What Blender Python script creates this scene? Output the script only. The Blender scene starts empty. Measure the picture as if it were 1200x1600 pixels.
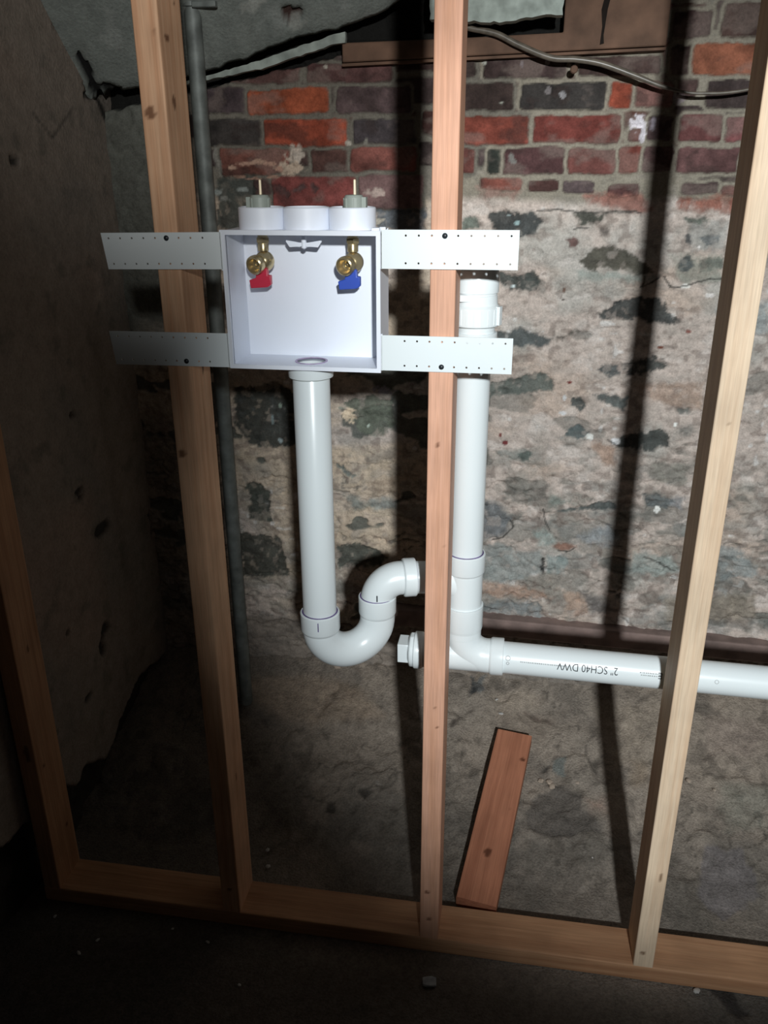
import bpy, bmesh, math, random
import numpy as np
from mathutils import Vector, Matrix

scene = bpy.context.scene
C = scene.collection
PI = math.pi

# ------------------------------------------------------------------ camera
cam_d = bpy.data.cameras.new('camera')
cam_d.sensor_fit = 'VERTICAL'
cam_d.sensor_height = 36.0
cam_d.lens = 1319 / 1600 * 36
cam_d.clip_start = 0.01
cam = bpy.data.objects.new('camera', cam_d)
C.objects.link(cam)
RT = Vector((0.98692, 0.16115, -0.00426))
UP = Vector((-0.05714, 0.37440, 0.92551))
FW = Vector((-0.15074, 0.91316, -0.37871))
M = Matrix((RT, UP, -FW)).transposed().to_4x4()
M.translation = Vector((0.1206, -1.2677, 1.5016))
cam.matrix_world = M
scene.camera = cam

# ------------------------------------------------------------------ world, exposure
world = bpy.data.worlds.new('world')
scene.world = world
world.use_nodes = True
bg = world.node_tree.nodes['Background']
bg.inputs[0].default_value = (1.0, 0.92, 0.86, 1)
bg.inputs[1].default_value = 0.016
scene.view_settings.view_transform = 'Standard'
scene.view_settings.look = 'None'
scene.view_settings.gamma = 1
scene.view_settings.exposure = 0.0
scene.view_settings.use_curve_mapping = False


def spot(name, loc, target, power, size, blend, color, radius=0.03):
    d = bpy.data.lights.new(name, 'SPOT')
    d.energy = power
    d.spot_size = math.radians(size)
    d.spot_blend = blend
    d.color = color
    d.shadow_soft_size = radius
    o = bpy.data.objects.new(name, d)
    C.objects.link(o)
    o.location = loc
    o.rotation_euler = (Vector(target) - Vector(loc)).to_track_quat('-Z', 'Y').to_euler()
    return o


# work light behind and right of the photographer, plus an added upper beam
LAMP = (0.54, -2.45, 2.0)
spot('work_light', LAMP, (0.545, 0.0, 1.07), 345, 42.5, 0.70, (0.93, 0.98, 1.0), 0.045)
spot('added_upper_beam', LAMP, (-0.12, 0.0, 1.93), 175, 34, 1.0, (0.97, 0.97, 0.95), 0.045)  # added beam, brightens the upper left that the main cone misses

# ------------------------------------------------------------------ measured tables (metres)
BRICKS=[[-0.07,-0.013,1.676,1.712,0.081,0.056,0.049],
[0.003,0.176,1.673,1.712,0.095,0.06,0.056],
[0.201,0.367,1.674,1.71,0.105,0.064,0.056],
[-0.069,0.072,1.612,1.665,0.086,0.056,0.049],
[0.088,0.262,1.611,1.663,0.062,0.055,0.051],
[0.271,0.319,1.613,1.662,0.427,0.09,0.046],
[0.322,0.397,1.612,1.661,0.328,0.159,0.134],
[0.465,0.585,1.611,1.664,0.09,0.064,0.06],
[-0.067,0.106,1.545,1.601,0.308,0.072,0.046],
[0.116,0.3,1.547,1.6,0.235,0.056,0.043],
[0.317,0.347,1.546,1.571,0.177,0.048,0.043],
[0.354,0.404,1.547,1.596,0.1,0.06,0.06],
[0.417,0.501,1.546,1.598,0.195,0.072,0.068],
[0.509,0.596,1.546,1.594,0.256,0.088,0.088],
[-0.065,-0.003,1.488,1.538,0.177,0.06,0.049],
[0.026,0.057,1.488,1.536,0.043,0.049,0.04],
[0.058,0.186,1.485,1.539,0.122,0.056,0.056],
[0.195,0.293,1.486,1.537,0.203,0.072,0.06],
[0.3,0.348,1.487,1.539,0.256,0.064,0.046],
[0.351,0.412,1.487,1.536,0.143,0.081,0.077],
[0.422,0.549,1.485,1.534,0.187,0.09,0.086],
[0.554,0.643,1.486,1.533,0.195,0.081,0.077],
[0.007,0.098,1.454,1.479,0.298,0.095,0.068],
[0.111,0.177,1.45,1.473,0.111,0.053,0.046],
[0.186,0.257,1.448,1.472,0.146,0.105,0.105],
[0.282,0.347,1.438,1.464,0.111,0.049,0.046],
[0.44,0.511,1.443,1.466,0.105,0.068,0.064],
[0.516,0.563,1.443,1.46,0.195,0.064,0.049],
[0.383,0.458,1.741,1.791,0.111,0.064,0.06],
[0.479,0.564,1.739,1.797,0.116,0.068,0.056],
[0.386,0.432,1.674,1.728,0.086,0.049,0.043],
[0.431,0.575,1.673,1.729,0.427,0.146,0.077],
[-0.583,-0.393,1.674,1.706,0.177,0.09,0.079],
[-0.378,-0.191,1.67,1.707,0.177,0.085,0.079],
[-0.62,-0.521,1.613,1.666,0.109,0.079,0.085],
[-0.516,-0.331,1.611,1.662,0.508,0.116,0.046],
[-0.311,-0.152,1.61,1.662,0.145,0.096,0.096],
[-0.62,-0.49,1.545,1.601,0.074,0.064,0.059],
[-0.484,-0.294,1.543,1.6,0.477,0.096,0.046],
[-0.279,-0.137,1.545,1.597,0.09,0.074,0.079],
[-0.59,-0.427,1.484,1.541,0.324,0.122,0.09],
[-0.376,-0.288,1.492,1.537,0.177,0.085,0.069],
[-0.285,-0.137,1.491,1.54,0.324,0.109,0.085],
[-0.472,-0.274,1.412,1.481,0.324,0.085,0.074],
[-0.268,-0.122,1.413,1.483,0.277,0.16,0.152]]
STONES=[([(0.031,1.401),(0.066,1.408),(0.123,1.407),(0.149,1.388),(0.136,1.365),(0.105,1.351),(0.069,1.348),(0.039,1.367)],
[0.041,0.051,0.052])
,([(-0.031,1.397),(0.002,1.401),(0.008,1.373),(-0.03,1.37)],
[0.137,0.17,0.137])
,([(0.209,1.407),(0.289,1.408),(0.284,1.389),(0.243,1.381),(0.221,1.395)],
[0.058,0.066,0.051])
,([(0.205,1.349),(0.219,1.353),(0.231,1.345),(0.223,1.333),(0.209,1.336)],
[0.137,0.062,0.054])
,([(0.276,1.371),(0.292,1.372),(0.297,1.355),(0.283,1.355)],
[0.163,0.137,0.119])
,([(0.23,1.283),(0.266,1.281),(0.315,1.282),(0.371,1.271),(0.413,1.275),(0.387,1.26),(0.316,1.265),(0.268,1.258),(0.239,1.266)],
[0.277,0.326,0.286])
,([(0.231,1.307),(0.275,1.331),(0.302,1.339),(0.331,1.329),(0.368,1.308),(0.398,1.281),(0.357,1.277),(0.3,1.285),(0.258,1.286),(0.24,1.297)],
[0.079,0.074,0.052])
,([(0.058,1.275),(0.088,1.267),(0.131,1.276),(0.153,1.257),(0.144,1.239),(0.082,1.231),(0.063,1.255)],
[0.054,0.07,0.064])
,([(0.057,1.138),(0.109,1.15),(0.146,1.137),(0.187,1.126),(0.173,1.111),(0.119,1.105),(0.065,1.119)],
[0.083,0.103,0.103])
,([(0.201,1.13),(0.241,1.148),(0.25,1.143),(0.213,1.125)],
[0.114,0.103,0.083])
,([(0.288,1.187),(0.329,1.21),(0.376,1.229),(0.419,1.222),(0.45,1.191),(0.477,1.177),(0.471,1.16),(0.439,1.165),(0.399,1.175),(0.346,1.179),(0.304,1.17)],
[0.041,0.051,0.051])
,([(0.435,1.316),(0.542,1.323),(0.545,1.268),(0.477,1.255),(0.443,1.275)],
[0.296,0.316,0.258])
,([(0.452,1.309),(0.473,1.316),(0.484,1.298),(0.472,1.282),(0.452,1.286)],
[0.098,0.114,0.114])
,([(0.49,1.311),(0.543,1.317),(0.547,1.29),(0.5,1.284)],
[0.177,0.192,0.157])
,([(0.457,1.392),(0.543,1.391),(0.547,1.325),(0.481,1.33),(0.463,1.357)],
[0.369,0.369,0.336])
,([(0.457,1.394),(0.506,1.395),(0.5,1.387),(0.464,1.386)],
[0.119,0.137,0.108])
,([(0.498,1.352),(0.531,1.357),(0.529,1.341),(0.505,1.338)],
[0.137,0.15,0.15])
,([(0.461,1.37),(0.47,1.343),(0.464,1.346)],
[0.079,0.079,0.079])
,([(0.3,1.057),(0.321,1.07),(0.343,1.068),(0.347,1.051),(0.316,1.042)],
[0.079,0.093,0.093])
,([(0.35,1.071),(0.391,1.086),(0.427,1.085),(0.458,1.07),(0.423,1.058),(0.373,1.05)],
[0.051,0.062,0.058])
,([(0.047,1.015),(0.1,1.032),(0.167,1.047),(0.198,1.028),(0.196,1.001),(0.148,0.993),(0.087,0.989),(0.049,0.98)],
[0.119,0.144,0.125])
,([(0.275,1.003),(0.327,0.998),(0.372,0.992),(0.368,0.956),(0.337,0.971),(0.306,0.985)],
[0.108,0.131,0.125])
,([(0.244,0.983),(0.261,0.988),(0.278,0.968),(0.264,0.957),(0.245,0.967)],
[0.088,0.108,0.103])
,([(0.318,0.938),(0.354,0.948),(0.341,0.931),(0.316,0.927)],
[0.241,0.224,0.177])
,([(0.227,0.889),(0.244,0.914),(0.267,0.92),(0.298,0.905),(0.292,0.887),(0.262,0.888)],
[0.093,0.125,0.125])
,([(0.352,0.864),(0.374,0.901),(0.41,0.91),(0.454,0.917),(0.478,0.902),(0.477,0.878),(0.444,0.869),(0.385,0.869)],
[0.047,0.058,0.054])
,([(0.485,0.925),(0.524,0.939),(0.545,0.915),(0.512,0.897)],
[0.208,0.208,0.185])
,([(0.489,0.969),(0.517,0.976),(0.525,0.958),(0.496,0.954)],
[0.177,0.185,0.163])
,([(0.063,0.845),(0.141,0.852),(0.157,0.841),(0.143,0.821),(0.111,0.826)],
[0.241,0.277,0.25])
,([(0.123,0.84),(0.154,0.845),(0.152,0.825),(0.133,0.824)],
[0.125,0.157,0.137])
,([(0.23,0.692),(0.276,0.709),(0.329,0.726),(0.371,0.725),(0.379,0.708),(0.324,0.698),(0.269,0.695)],
[0.098,0.119,0.114])
,([(0.211,0.74),(0.243,0.724),(0.283,0.716),(0.229,0.706),(0.208,0.691)],
[0.208,0.258,0.224])
,([(0.427,0.755),(0.481,0.75),(0.505,0.735),(0.495,0.715),(0.446,0.716)],
[0.131,0.15,0.15])
,([(0.504,0.746),(0.545,0.752),(0.531,0.718),(0.504,0.723)],
[0.258,0.277,0.296])
,([(0.448,0.84),(0.538,0.831),(0.537,0.778),(0.47,0.778),(0.44,0.803)],
[0.232,0.224,0.185])
,([(0.019,0.723),(0.085,0.701),(0.116,0.664),(0.105,0.624),(0.065,0.607),(0.024,0.597)],
[0.177,0.192,0.2])
,([(0.024,0.586),(0.09,0.594),(0.149,0.576),(0.202,0.587),(0.206,0.521),(0.161,0.499),(0.095,0.483),(0.028,0.489)],
[0.267,0.316,0.306])
,([(0.213,0.573),(0.268,0.57),(0.262,0.522),(0.218,0.518)],
[0.258,0.336,0.326])
,([(0.202,0.561),(0.207,0.562),(0.211,0.516),(0.207,0.516)],
[0.012,0.012,0.012])
,([(0.178,0.636),(0.221,0.635),(0.23,0.603),(0.191,0.597)],
[0.336,0.426,0.391])
,([(0.29,0.629),(0.366,0.669),(0.387,0.632),(0.379,0.61),(0.308,0.609)],
[0.336,0.369,0.391])
,([(0.224,0.599),(0.26,0.609),(0.282,0.598),(0.251,0.585)],
[0.306,0.15,0.098])
,([(0.428,0.596),(0.523,0.585),(0.546,0.55),(0.482,0.531),(0.425,0.545)],
[0.347,0.403,0.369])
,([(0.047,0.425),(0.131,0.436),(0.207,0.427),(0.212,0.385),(0.134,0.386),(0.049,0.386)],
[0.192,0.232,0.241])
,([(0.048,0.483),(0.129,0.478),(0.213,0.469),(0.231,0.448),(0.131,0.444),(0.05,0.449)],
[0.502,0.306,0.208])
,([(0.263,0.468),(0.32,0.463),(0.333,0.416),(0.275,0.417)],
[0.502,0.326,0.224])
,([(0.312,0.472),(0.37,0.452),(0.398,0.422),(0.342,0.404)],
[0.208,0.185,0.17])
,([(0.285,0.431),(0.333,0.416),(0.301,0.404)],
[0.451,0.286,0.2])
,([(0.521,0.47),(0.736,0.497),(0.746,0.433),(0.529,0.405)],
[0.336,0.277,0.208])
,([(0.545,1.207),(0.651,1.223),(0.662,1.153),(0.553,1.15)],
[0.286,0.336,0.336])
,([(0.602,0.629),(0.687,0.618),(0.743,0.551),(0.655,0.526)],
[0.286,0.336,0.336])
,([(0.231,1.444),(0.353,1.441),(0.391,1.404),(0.302,1.414),(0.26,1.425)],
[0.347,0.137,0.098])
,([(0.436,1.438),(0.554,1.441),(0.555,1.402),(0.49,1.41),(0.442,1.417)],
[0.347,0.114,0.07])
,([(0.0,1.459),(0.106,1.451),(0.079,1.432),(0.008,1.44)],
[0.336,0.177,0.137])
,([(0.376,1.026),(0.541,1.032),(0.542,0.971),(0.416,0.989)],
[0.426,0.277,0.192])
,([(0.3,0.881),(0.362,0.868),(0.359,0.819),(0.312,0.841)],
[0.451,0.277,0.185])
,([(-0.309,0.953),(-0.243,0.975),(-0.189,0.958),(-0.182,0.892),(-0.228,0.867),(-0.277,0.878),(-0.301,0.912)],
[0.139,0.161,0.118])
,([(-0.338,0.791),(-0.304,0.775),(-0.279,0.764),(-0.305,0.752)],
[0.161,0.195,0.177])
,([(-0.314,0.7),(-0.28,0.706),(-0.246,0.677),(-0.289,0.666)],
[0.195,0.232,0.213])
,([(-0.25,0.699),(-0.187,0.709),(-0.179,0.681),(-0.238,0.667)],
[0.252,0.295,0.284])
,([(-0.246,0.749),(-0.179,0.765),(-0.175,0.717),(-0.229,0.714)],
[0.295,0.213,0.146])
,([(-0.262,0.817),(-0.182,0.842),(-0.182,0.815),(-0.253,0.801)],
[0.262,0.222,0.177])
,([(-0.344,0.564),(-0.291,0.571),(-0.248,0.561),(-0.21,0.536),(-0.231,0.504),(-0.336,0.5)],
[0.077,0.088,0.072])
,([(-0.599,0.984),(-0.472,0.997),(-0.424,0.965),(-0.429,0.844),(-0.498,0.823),(-0.575,0.837),(-0.606,0.891)],
[0.035,0.046,0.042])
,([(-0.582,0.734),(-0.522,0.701),(-0.518,0.618),(-0.581,0.62)],
[0.054,0.067,0.054])
,([(-0.629,0.583),(-0.494,0.572),(-0.482,0.457),(-0.611,0.448)],
[0.062,0.067,0.054])
,([(-0.603,1.479),(-0.511,1.481),(-0.497,1.406),(-0.562,1.363),(-0.612,1.377)],
[0.077,0.088,0.077])
,([(-0.487,1.468),(-0.436,1.462),(-0.434,1.44),(-0.48,1.44)],
[0.099,0.05,0.046])
,([(-0.402,1.469),(-0.387,1.459),(-0.403,1.441),(-0.421,1.451)],
[0.125,0.072,0.067])
,([(-0.372,1.465),(-0.351,1.457),(-0.366,1.44),(-0.382,1.451)],
[0.125,0.072,0.067])
,([(-0.224,1.407),(-0.114,1.408),(-0.113,1.366),(-0.224,1.365)],
[0.118,0.139,0.161])
,([(-0.065,0.847),(-0.017,0.85),(-0.012,0.677),(-0.061,0.674)],
[0.477,0.406,0.341])]
MARKS=[[0.3353,1.5845,0.0157,0.0122,0.783,0.74,0.783],
[0.3458,1.5598,0.0052,0.0111,0.66,0.622,0.66],
[0.3644,1.5805,0.0052,0.0147,0.286,0.25,0.286],
[-0.4103,1.5216,0.0179,0.024,0.61,0.525,0.446],
[-0.4233,1.5002,0.03,0.0135,0.61,0.485,0.376],
[0.4104,1.6283,0.0102,0.0096,0.391,0.336,0.336],
[0.0746,1.5137,0.0083,0.0103,0.2,0.192,0.177],
[0.0057,1.7038,0.004,0.0036,0.515,0.515,0.451],
[0.0862,1.6985,0.0027,0.006,0.241,0.2,0.2],
[0.1389,1.701,0.0053,0.0047,0.391,0.336,0.336],
[0.1412,1.6482,0.0067,0.0073,0.2,0.181,0.181],
[0.1737,1.6392,0.0066,0.0061,0.286,0.277,0.286],
[0.047,1.6264,0.0041,0.0025,0.391,0.391,0.336],
[-0.3349,1.7021,0.0043,0.0037,0.525,0.485,0.41],
[-0.2883,1.5512,0.0058,0.0052,0.525,0.485,0.41],
[-0.2491,1.5522,0.0072,0.0065,0.312,0.3,0.255],
[0.015,0.8429,0.0016,0.0017,0.0,0.0,0.0],
[0.3086,1.1661,0.0143,0.0058,0.74,0.7,0.66],
[0.4733,1.2505,0.0082,0.0042,0.871,0.844,0.783],
[0.5251,1.2319,0.0068,0.0056,0.783,0.74,0.7],
[0.4894,1.3368,0.0054,0.0054,0.871,0.826,0.783],
[0.3559,0.8854,0.009,0.008,0.783,0.783,0.783],
[0.2935,0.8906,0.0075,0.0064,0.74,0.74,0.7],
[0.4731,0.7089,0.0061,0.0085,0.871,0.871,0.826],
[0.4888,0.9313,0.0044,0.0047,0.871,0.871,0.826],
[0.2268,0.9867,0.0045,0.0063,0.74,0.74,0.74],
[0.2267,0.9488,0.0075,0.0048,0.74,0.74,0.74],
[0.0917,1.2442,0.0044,0.0029,0.66,0.74,0.74],
[0.0942,1.3839,0.0057,0.0041,0.286,0.391,0.391],
[0.0736,1.3987,0.0043,0.0027,0.336,0.391,0.391],
[0.4326,1.1136,0.0071,0.0044,0.2,0.079,0.054],
[0.2374,1.0245,0.0059,0.0031,0.2,0.058,0.049],
[0.0945,0.8683,0.0078,0.0049,0.2,0.049,0.049],
[0.0795,0.8874,0.0031,0.0049,0.2,0.058,0.049],
[0.2066,1.2175,0.0043,0.0029,0.079,0.058,0.049],
[0.2078,1.239,0.0029,0.0057,0.2,0.131,0.103],
[0.4914,1.1516,0.0056,0.0043,0.241,0.103,0.083],
[-0.4848,0.8481,0.0068,0.0069,0.376,0.446,0.446],
[-0.5039,0.9037,0.0034,0.0136,0.255,0.312,0.312],
[-0.48,0.9401,0.005,0.005,0.312,0.376,0.312],
[-0.3221,0.9413,0.0099,0.005,0.376,0.376,0.312],
[-0.2524,0.8943,0.0033,0.0033,0.525,0.61,0.525],
[-0.6029,1.4483,0.0125,0.007,0.312,0.343,0.324],
[-0.5403,1.4539,0.0123,0.0055,0.312,0.343,0.324],
[-0.5909,1.5008,0.0062,0.0191,0.255,0.244,0.214],
[-0.5997,1.5241,0.0046,0.027,0.255,0.244,0.214],
[-0.0026,0.3682,0.0052,0.0059,0.66,0.585,0.55],
[-0.5601,1.5007,0.0153,0.0041,0.525,0.343,0.255],
[-0.5334,1.5088,0.0183,0.0041,0.525,0.324,0.244],
[-0.4997,1.5127,0.0182,0.0041,0.525,0.343,0.255],
[-0.4681,1.5085,0.0151,0.0041,0.525,0.324,0.244],
[-0.449,1.4976,0.0091,0.0054,0.525,0.324,0.244],
[-0.5507,1.4815,0.0184,0.0027,0.446,0.283,0.214],
[-0.508,1.4773,0.0214,0.0027,0.446,0.283,0.214],
[-0.4652,1.4799,0.0152,0.0027,0.446,0.283,0.214],
[-0.2238,1.4483,0.0206,0.0081,0.525,0.41,0.362],
[-0.2317,1.3864,0.0209,0.0056,0.525,0.485,0.41],
[-0.5884,1.4343,0.0125,0.0084,0.312,0.312,0.283],
[-0.2111,0.9896,0.0224,0.0097,0.312,0.283,0.312],
[-0.3012,0.9206,0.0164,0.0166,0.804,0.656,0.485]]
GPOLY=[([(0.029,0.749),(0.049,0.727),(0.074,0.749),(0.065,0.676),(0.04,0.685)],
[0.13,0.145,0.152])
,([(0.03,0.745),(0.042,0.746),(0.054,0.679),(0.037,0.677)],
[0.034,0.039,0.042])
,([(-0.017,0.587),(0.006,0.612),(0.049,0.65),(0.047,0.641),(0.009,0.602),(-0.012,0.578)],
[0.059,0.046,0.039])
,([(0.098,0.688),(0.171,0.714),(0.232,0.692),(0.215,0.663),(0.132,0.646)],
[0.61,0.492,0.389])
,([(0.115,0.641),(0.216,0.657),(0.266,0.638),(0.234,0.585),(0.185,0.555),(0.126,0.592)],
[0.214,0.169,0.13])
,([(0.174,0.654),(0.233,0.645),(0.253,0.633),(0.208,0.632)],
[0.109,0.079,0.064])
,([(0.254,0.532),(0.27,0.541),(0.241,0.487),(0.228,0.487)],
[0.05,0.046,0.042])
,([(0.254,0.524),(0.289,0.539),(0.282,0.485),(0.254,0.489)],
[0.16,0.186,0.177])
,([(0.205,0.408),(0.266,0.449),(0.312,0.437),(0.369,0.346),(0.251,0.316),(0.191,0.341)],
[0.109,0.096,0.085])
,([(0.342,0.416),(0.381,0.428),(0.379,0.398),(0.349,0.4)],
[0.277,0.145,0.103])
,([(0.449,0.548),(0.488,0.544),(0.491,0.483),(0.451,0.47)],
[0.324,0.244,0.169])
,([(0.354,0.529),(0.37,0.539),(0.363,0.491),(0.354,0.5)],
[0.064,0.055,0.046])
,([(0.6,0.343),(0.683,0.338),(0.706,0.238),(0.614,0.167),(0.569,0.221)],
[0.177,0.16,0.16])
,([(0.652,0.51),(0.771,0.506),(0.752,0.407),(0.662,0.381)],
[0.214,0.224,0.186])
,([(-0.218,0.376),(-0.202,0.395),(-0.187,0.38),(-0.199,0.358)],
[0.041,0.037,0.032])
,([(-0.298,0.332),(-0.276,0.341),(-0.269,0.322),(-0.29,0.316)],
[0.032,0.028,0.024])
,([(0.507,0.068),(0.565,0.04),(0.631,-0.047),(0.595,-0.053),(0.547,0.008)],
[0.032,0.029,0.029])
,([(0.366,0.687),(0.541,0.713),(0.529,0.565),(0.408,0.517)],
[0.389,0.324,0.255])
,([(0.643,0.678),(0.787,0.684),(0.771,0.59),(0.646,0.577)],
[0.362,0.288,0.244])
,([(-0.604,0.669),(-0.427,0.706),(-0.275,0.681),(-0.19,0.596),(-0.393,0.558),(-0.547,0.598)],
[0.409,0.305,0.218])]
DEBRIS=[[0.01,-0.071,-0.0,0.0154],
[0.53,-0.008,-0.0,0.0069],
[-0.924,-0.032,-0.0,0.0077],
[-0.808,-0.041,-0.0,0.0046],
[-0.712,-0.119,-0.0,0.0058],
[-0.688,-0.083,-0.0,0.0044],
[-0.544,-0.031,-0.0,0.003],
[-0.458,-0.051,-0.0,0.0044],
[-0.361,-0.137,-0.0,0.0042],
[-0.404,0.204,0.011,0.005],
[-0.39,0.16,0.006,0.0065],
[-0.949,0.316,0.043,0.009],
[0.106,0.671,0.166,0.0047],
[0.12,0.632,0.15,0.0056],
[0.316,0.463,0.087,0.0052],
[0.248,0.457,0.085,0.0087],
[0.254,0.445,0.082,0.0087],
[0.227,0.458,0.086,0.007],
[0.583,0.498,0.099,0.0069],
[0.642,0.481,0.093,0.0051],
[0.345,0.279,0.032,0.004],
[-0.344,0.726,0.189,0.0139]]
LWM=[[0.399,0.818,0.025,0.02],
[0.424,0.44,0.027,0.019],
[0.402,0.398,0.015,0.019],
[0.467,0.69,0.036,0.012],
[0.414,0.992,0.011,0.007],
[0.348,1.514,0.013,0.007],
[0.766,0.6,0.032,0.045],
[0.882,0.879,0.06,0.068],
[0.259,0.526,0.01,0.006],
[0.304,0.323,0.022,0.008],
[0.709,1.664,0.051,0.018],
[0.6,1.792,0.027,0.022]]
LBASE=[[0.683,0.196],
[0.536,0.207],
[0.446,0.167],
[0.34,0.116],
[0.251,0.158],
[0.201,0.151],
[0.157,0.175],
[0.031,0.198],
[-0.101,0.235]]
CRK=[[(0.385,1.271),(0.381,1.252),(0.398,1.26),(0.411,1.269)],
[(0.421,1.272),(0.437,1.253),(0.454,1.247),(0.477,1.253),(0.499,1.265),(0.52,1.272),(0.545,1.268)],
[(0.133,1.412),(0.178,1.413),(0.227,1.407),(0.302,1.409),(0.357,1.405)],
[(0.22,1.371),(0.248,1.371)],
[(0.338,0.883),(0.37,0.868)],
[(0.112,0.658),(0.121,0.636),(0.097,0.612),(0.073,0.602)],
[(0.374,0.581),(0.422,0.577)],
[(0.453,0.583),(0.494,0.568),(0.531,0.549)],
[(0.237,0.593),(0.262,0.588),(0.282,0.6)],
[(0.194,0.699),(0.203,0.664),(0.215,0.638)],
[(0.053,0.699),(0.021,0.688)],
[(-0.18,1.338),(-0.12,1.334)]]
DLAB=['', 'white chip on the floor in front of the rightmost stud', 'pale chip on the floor by the lower left edge of the picture', 'tiny pale chip on the floor in front of the leftmost stud', 'pale flat chip on the dark floor below the plate, left side', 'tiny pale chip on the floor near the left corner of the plate', 'tiny pale chip close to the front edge of the plate', 'tiny pale chip on the floor below the knotty stud', 'small chip on the dark floor right of the knotty stud, lowest', 'small chip on the ground just behind the plate, upper of two', 'larger chip on the ground just behind the plate, lower of two', 'pale flake at the foot of the broken side wall plaster', 'tiny white fleck on the slope above the offcut, upper of two', 'white fleck on the slope above the offcut, lower of two', 'small stone on the slope right of the offcut, topmost of cluster', 'brownish stone in the cluster right of the offcut', 'pale stone in the cluster right of the offcut, lowest', 'small stone at the left of the cluster right of the offcut', 'yellowish stone behind the bright right stud', 'small stone on the slope right of the bright stud', 'tiny white fleck on the slope between offcut and right stud', 'pinkish stone lying at the wall foot just below the trap']

# ------------------------------------------------------------------ noise and painting
_rng = np.random.RandomState(7)
_T = _rng.rand(16, 256, 256)


def vn(x, y, s=0):
    xi = np.floor(x).astype(int)
    yi = np.floor(y).astype(int)
    fx = x - xi
    fy = y - yi
    fx = fx * fx * (3 - 2 * fx)
    fy = fy * fy * (3 - 2 * fy)
    t = _T[s % 16]
    a = t[xi & 255, yi & 255]
    b = t[(xi + 1) & 255, yi & 255]
    c = t[xi & 255, (yi + 1) & 255]
    d = t[(xi + 1) & 255, (yi + 1) & 255]
    return (a * (1 - fx) + b * fx) * (1 - fy) + (c * (1 - fx) + d * fx) * fy


def fbm(x, y, f=1.0, o=4, s=0, g=0.5):
    r = 0
    a = 1
    n = 0
    for i in range(o):
        r = r + a * (vn(x * f + 17.3 * i, y * f + 9.1 * i, s + i) - 0.5)
        n += a
        a *= g
        f *= 2.03
    return r / n * 2


def sstep(a, b, x):
    t = np.clip((x - a) / (b - a), 0, 1)
    return t * t * (3 - 2 * t)


def poly_sdf(px, py, pts):
    pts = np.array(pts, float)
    d = np.full(px.shape, 1e9)
    inside = np.zeros(px.shape, bool)
    n = len(pts)
    for i in range(n):
        ax, ay = pts[i]
        bx, by = pts[(i + 1) % n]
        ex, ey = bx - ax, by - ay
        wx, wy = px - ax, py - ay
        t = np.clip((wx * ex + wy * ey) / (ex * ex + ey * ey + 1e-12), 0, 1)
        d = np.minimum(d, (wx - ex * t) ** 2 + (wy - ey * t) ** 2)
        c = ((ay <= py) & (by > py)) | ((by <= py) & (ay > py))
        with np.errstate(divide='ignore', invalid='ignore'):
            xx = ax + (py - ay) / (ey if abs(ey) > 1e-12 else 1e-12) * ex
        inside ^= c & (px < xx)
    d = np.sqrt(d)
    return np.where(inside, -d, d)


def put(col, m, c):
    col += m[..., None] * (np.array(c, float) - col)


# ------------------------------------------------------------------ mesh helpers
def finish(name, me, mat, parent=None, smooth=35):
    if mat is not None:
        me.materials.append(mat)
    if smooth:
        me.polygons.foreach_set('use_smooth', [True] * len(me.polygons))
        try:
            me.set_sharp_from_angle(angle=math.radians(smooth))
        except Exception:
            pass
    o = bpy.data.objects.new(name, me)
    C.objects.link(o)
    if parent is not None:
        o.parent = parent
    return o


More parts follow.
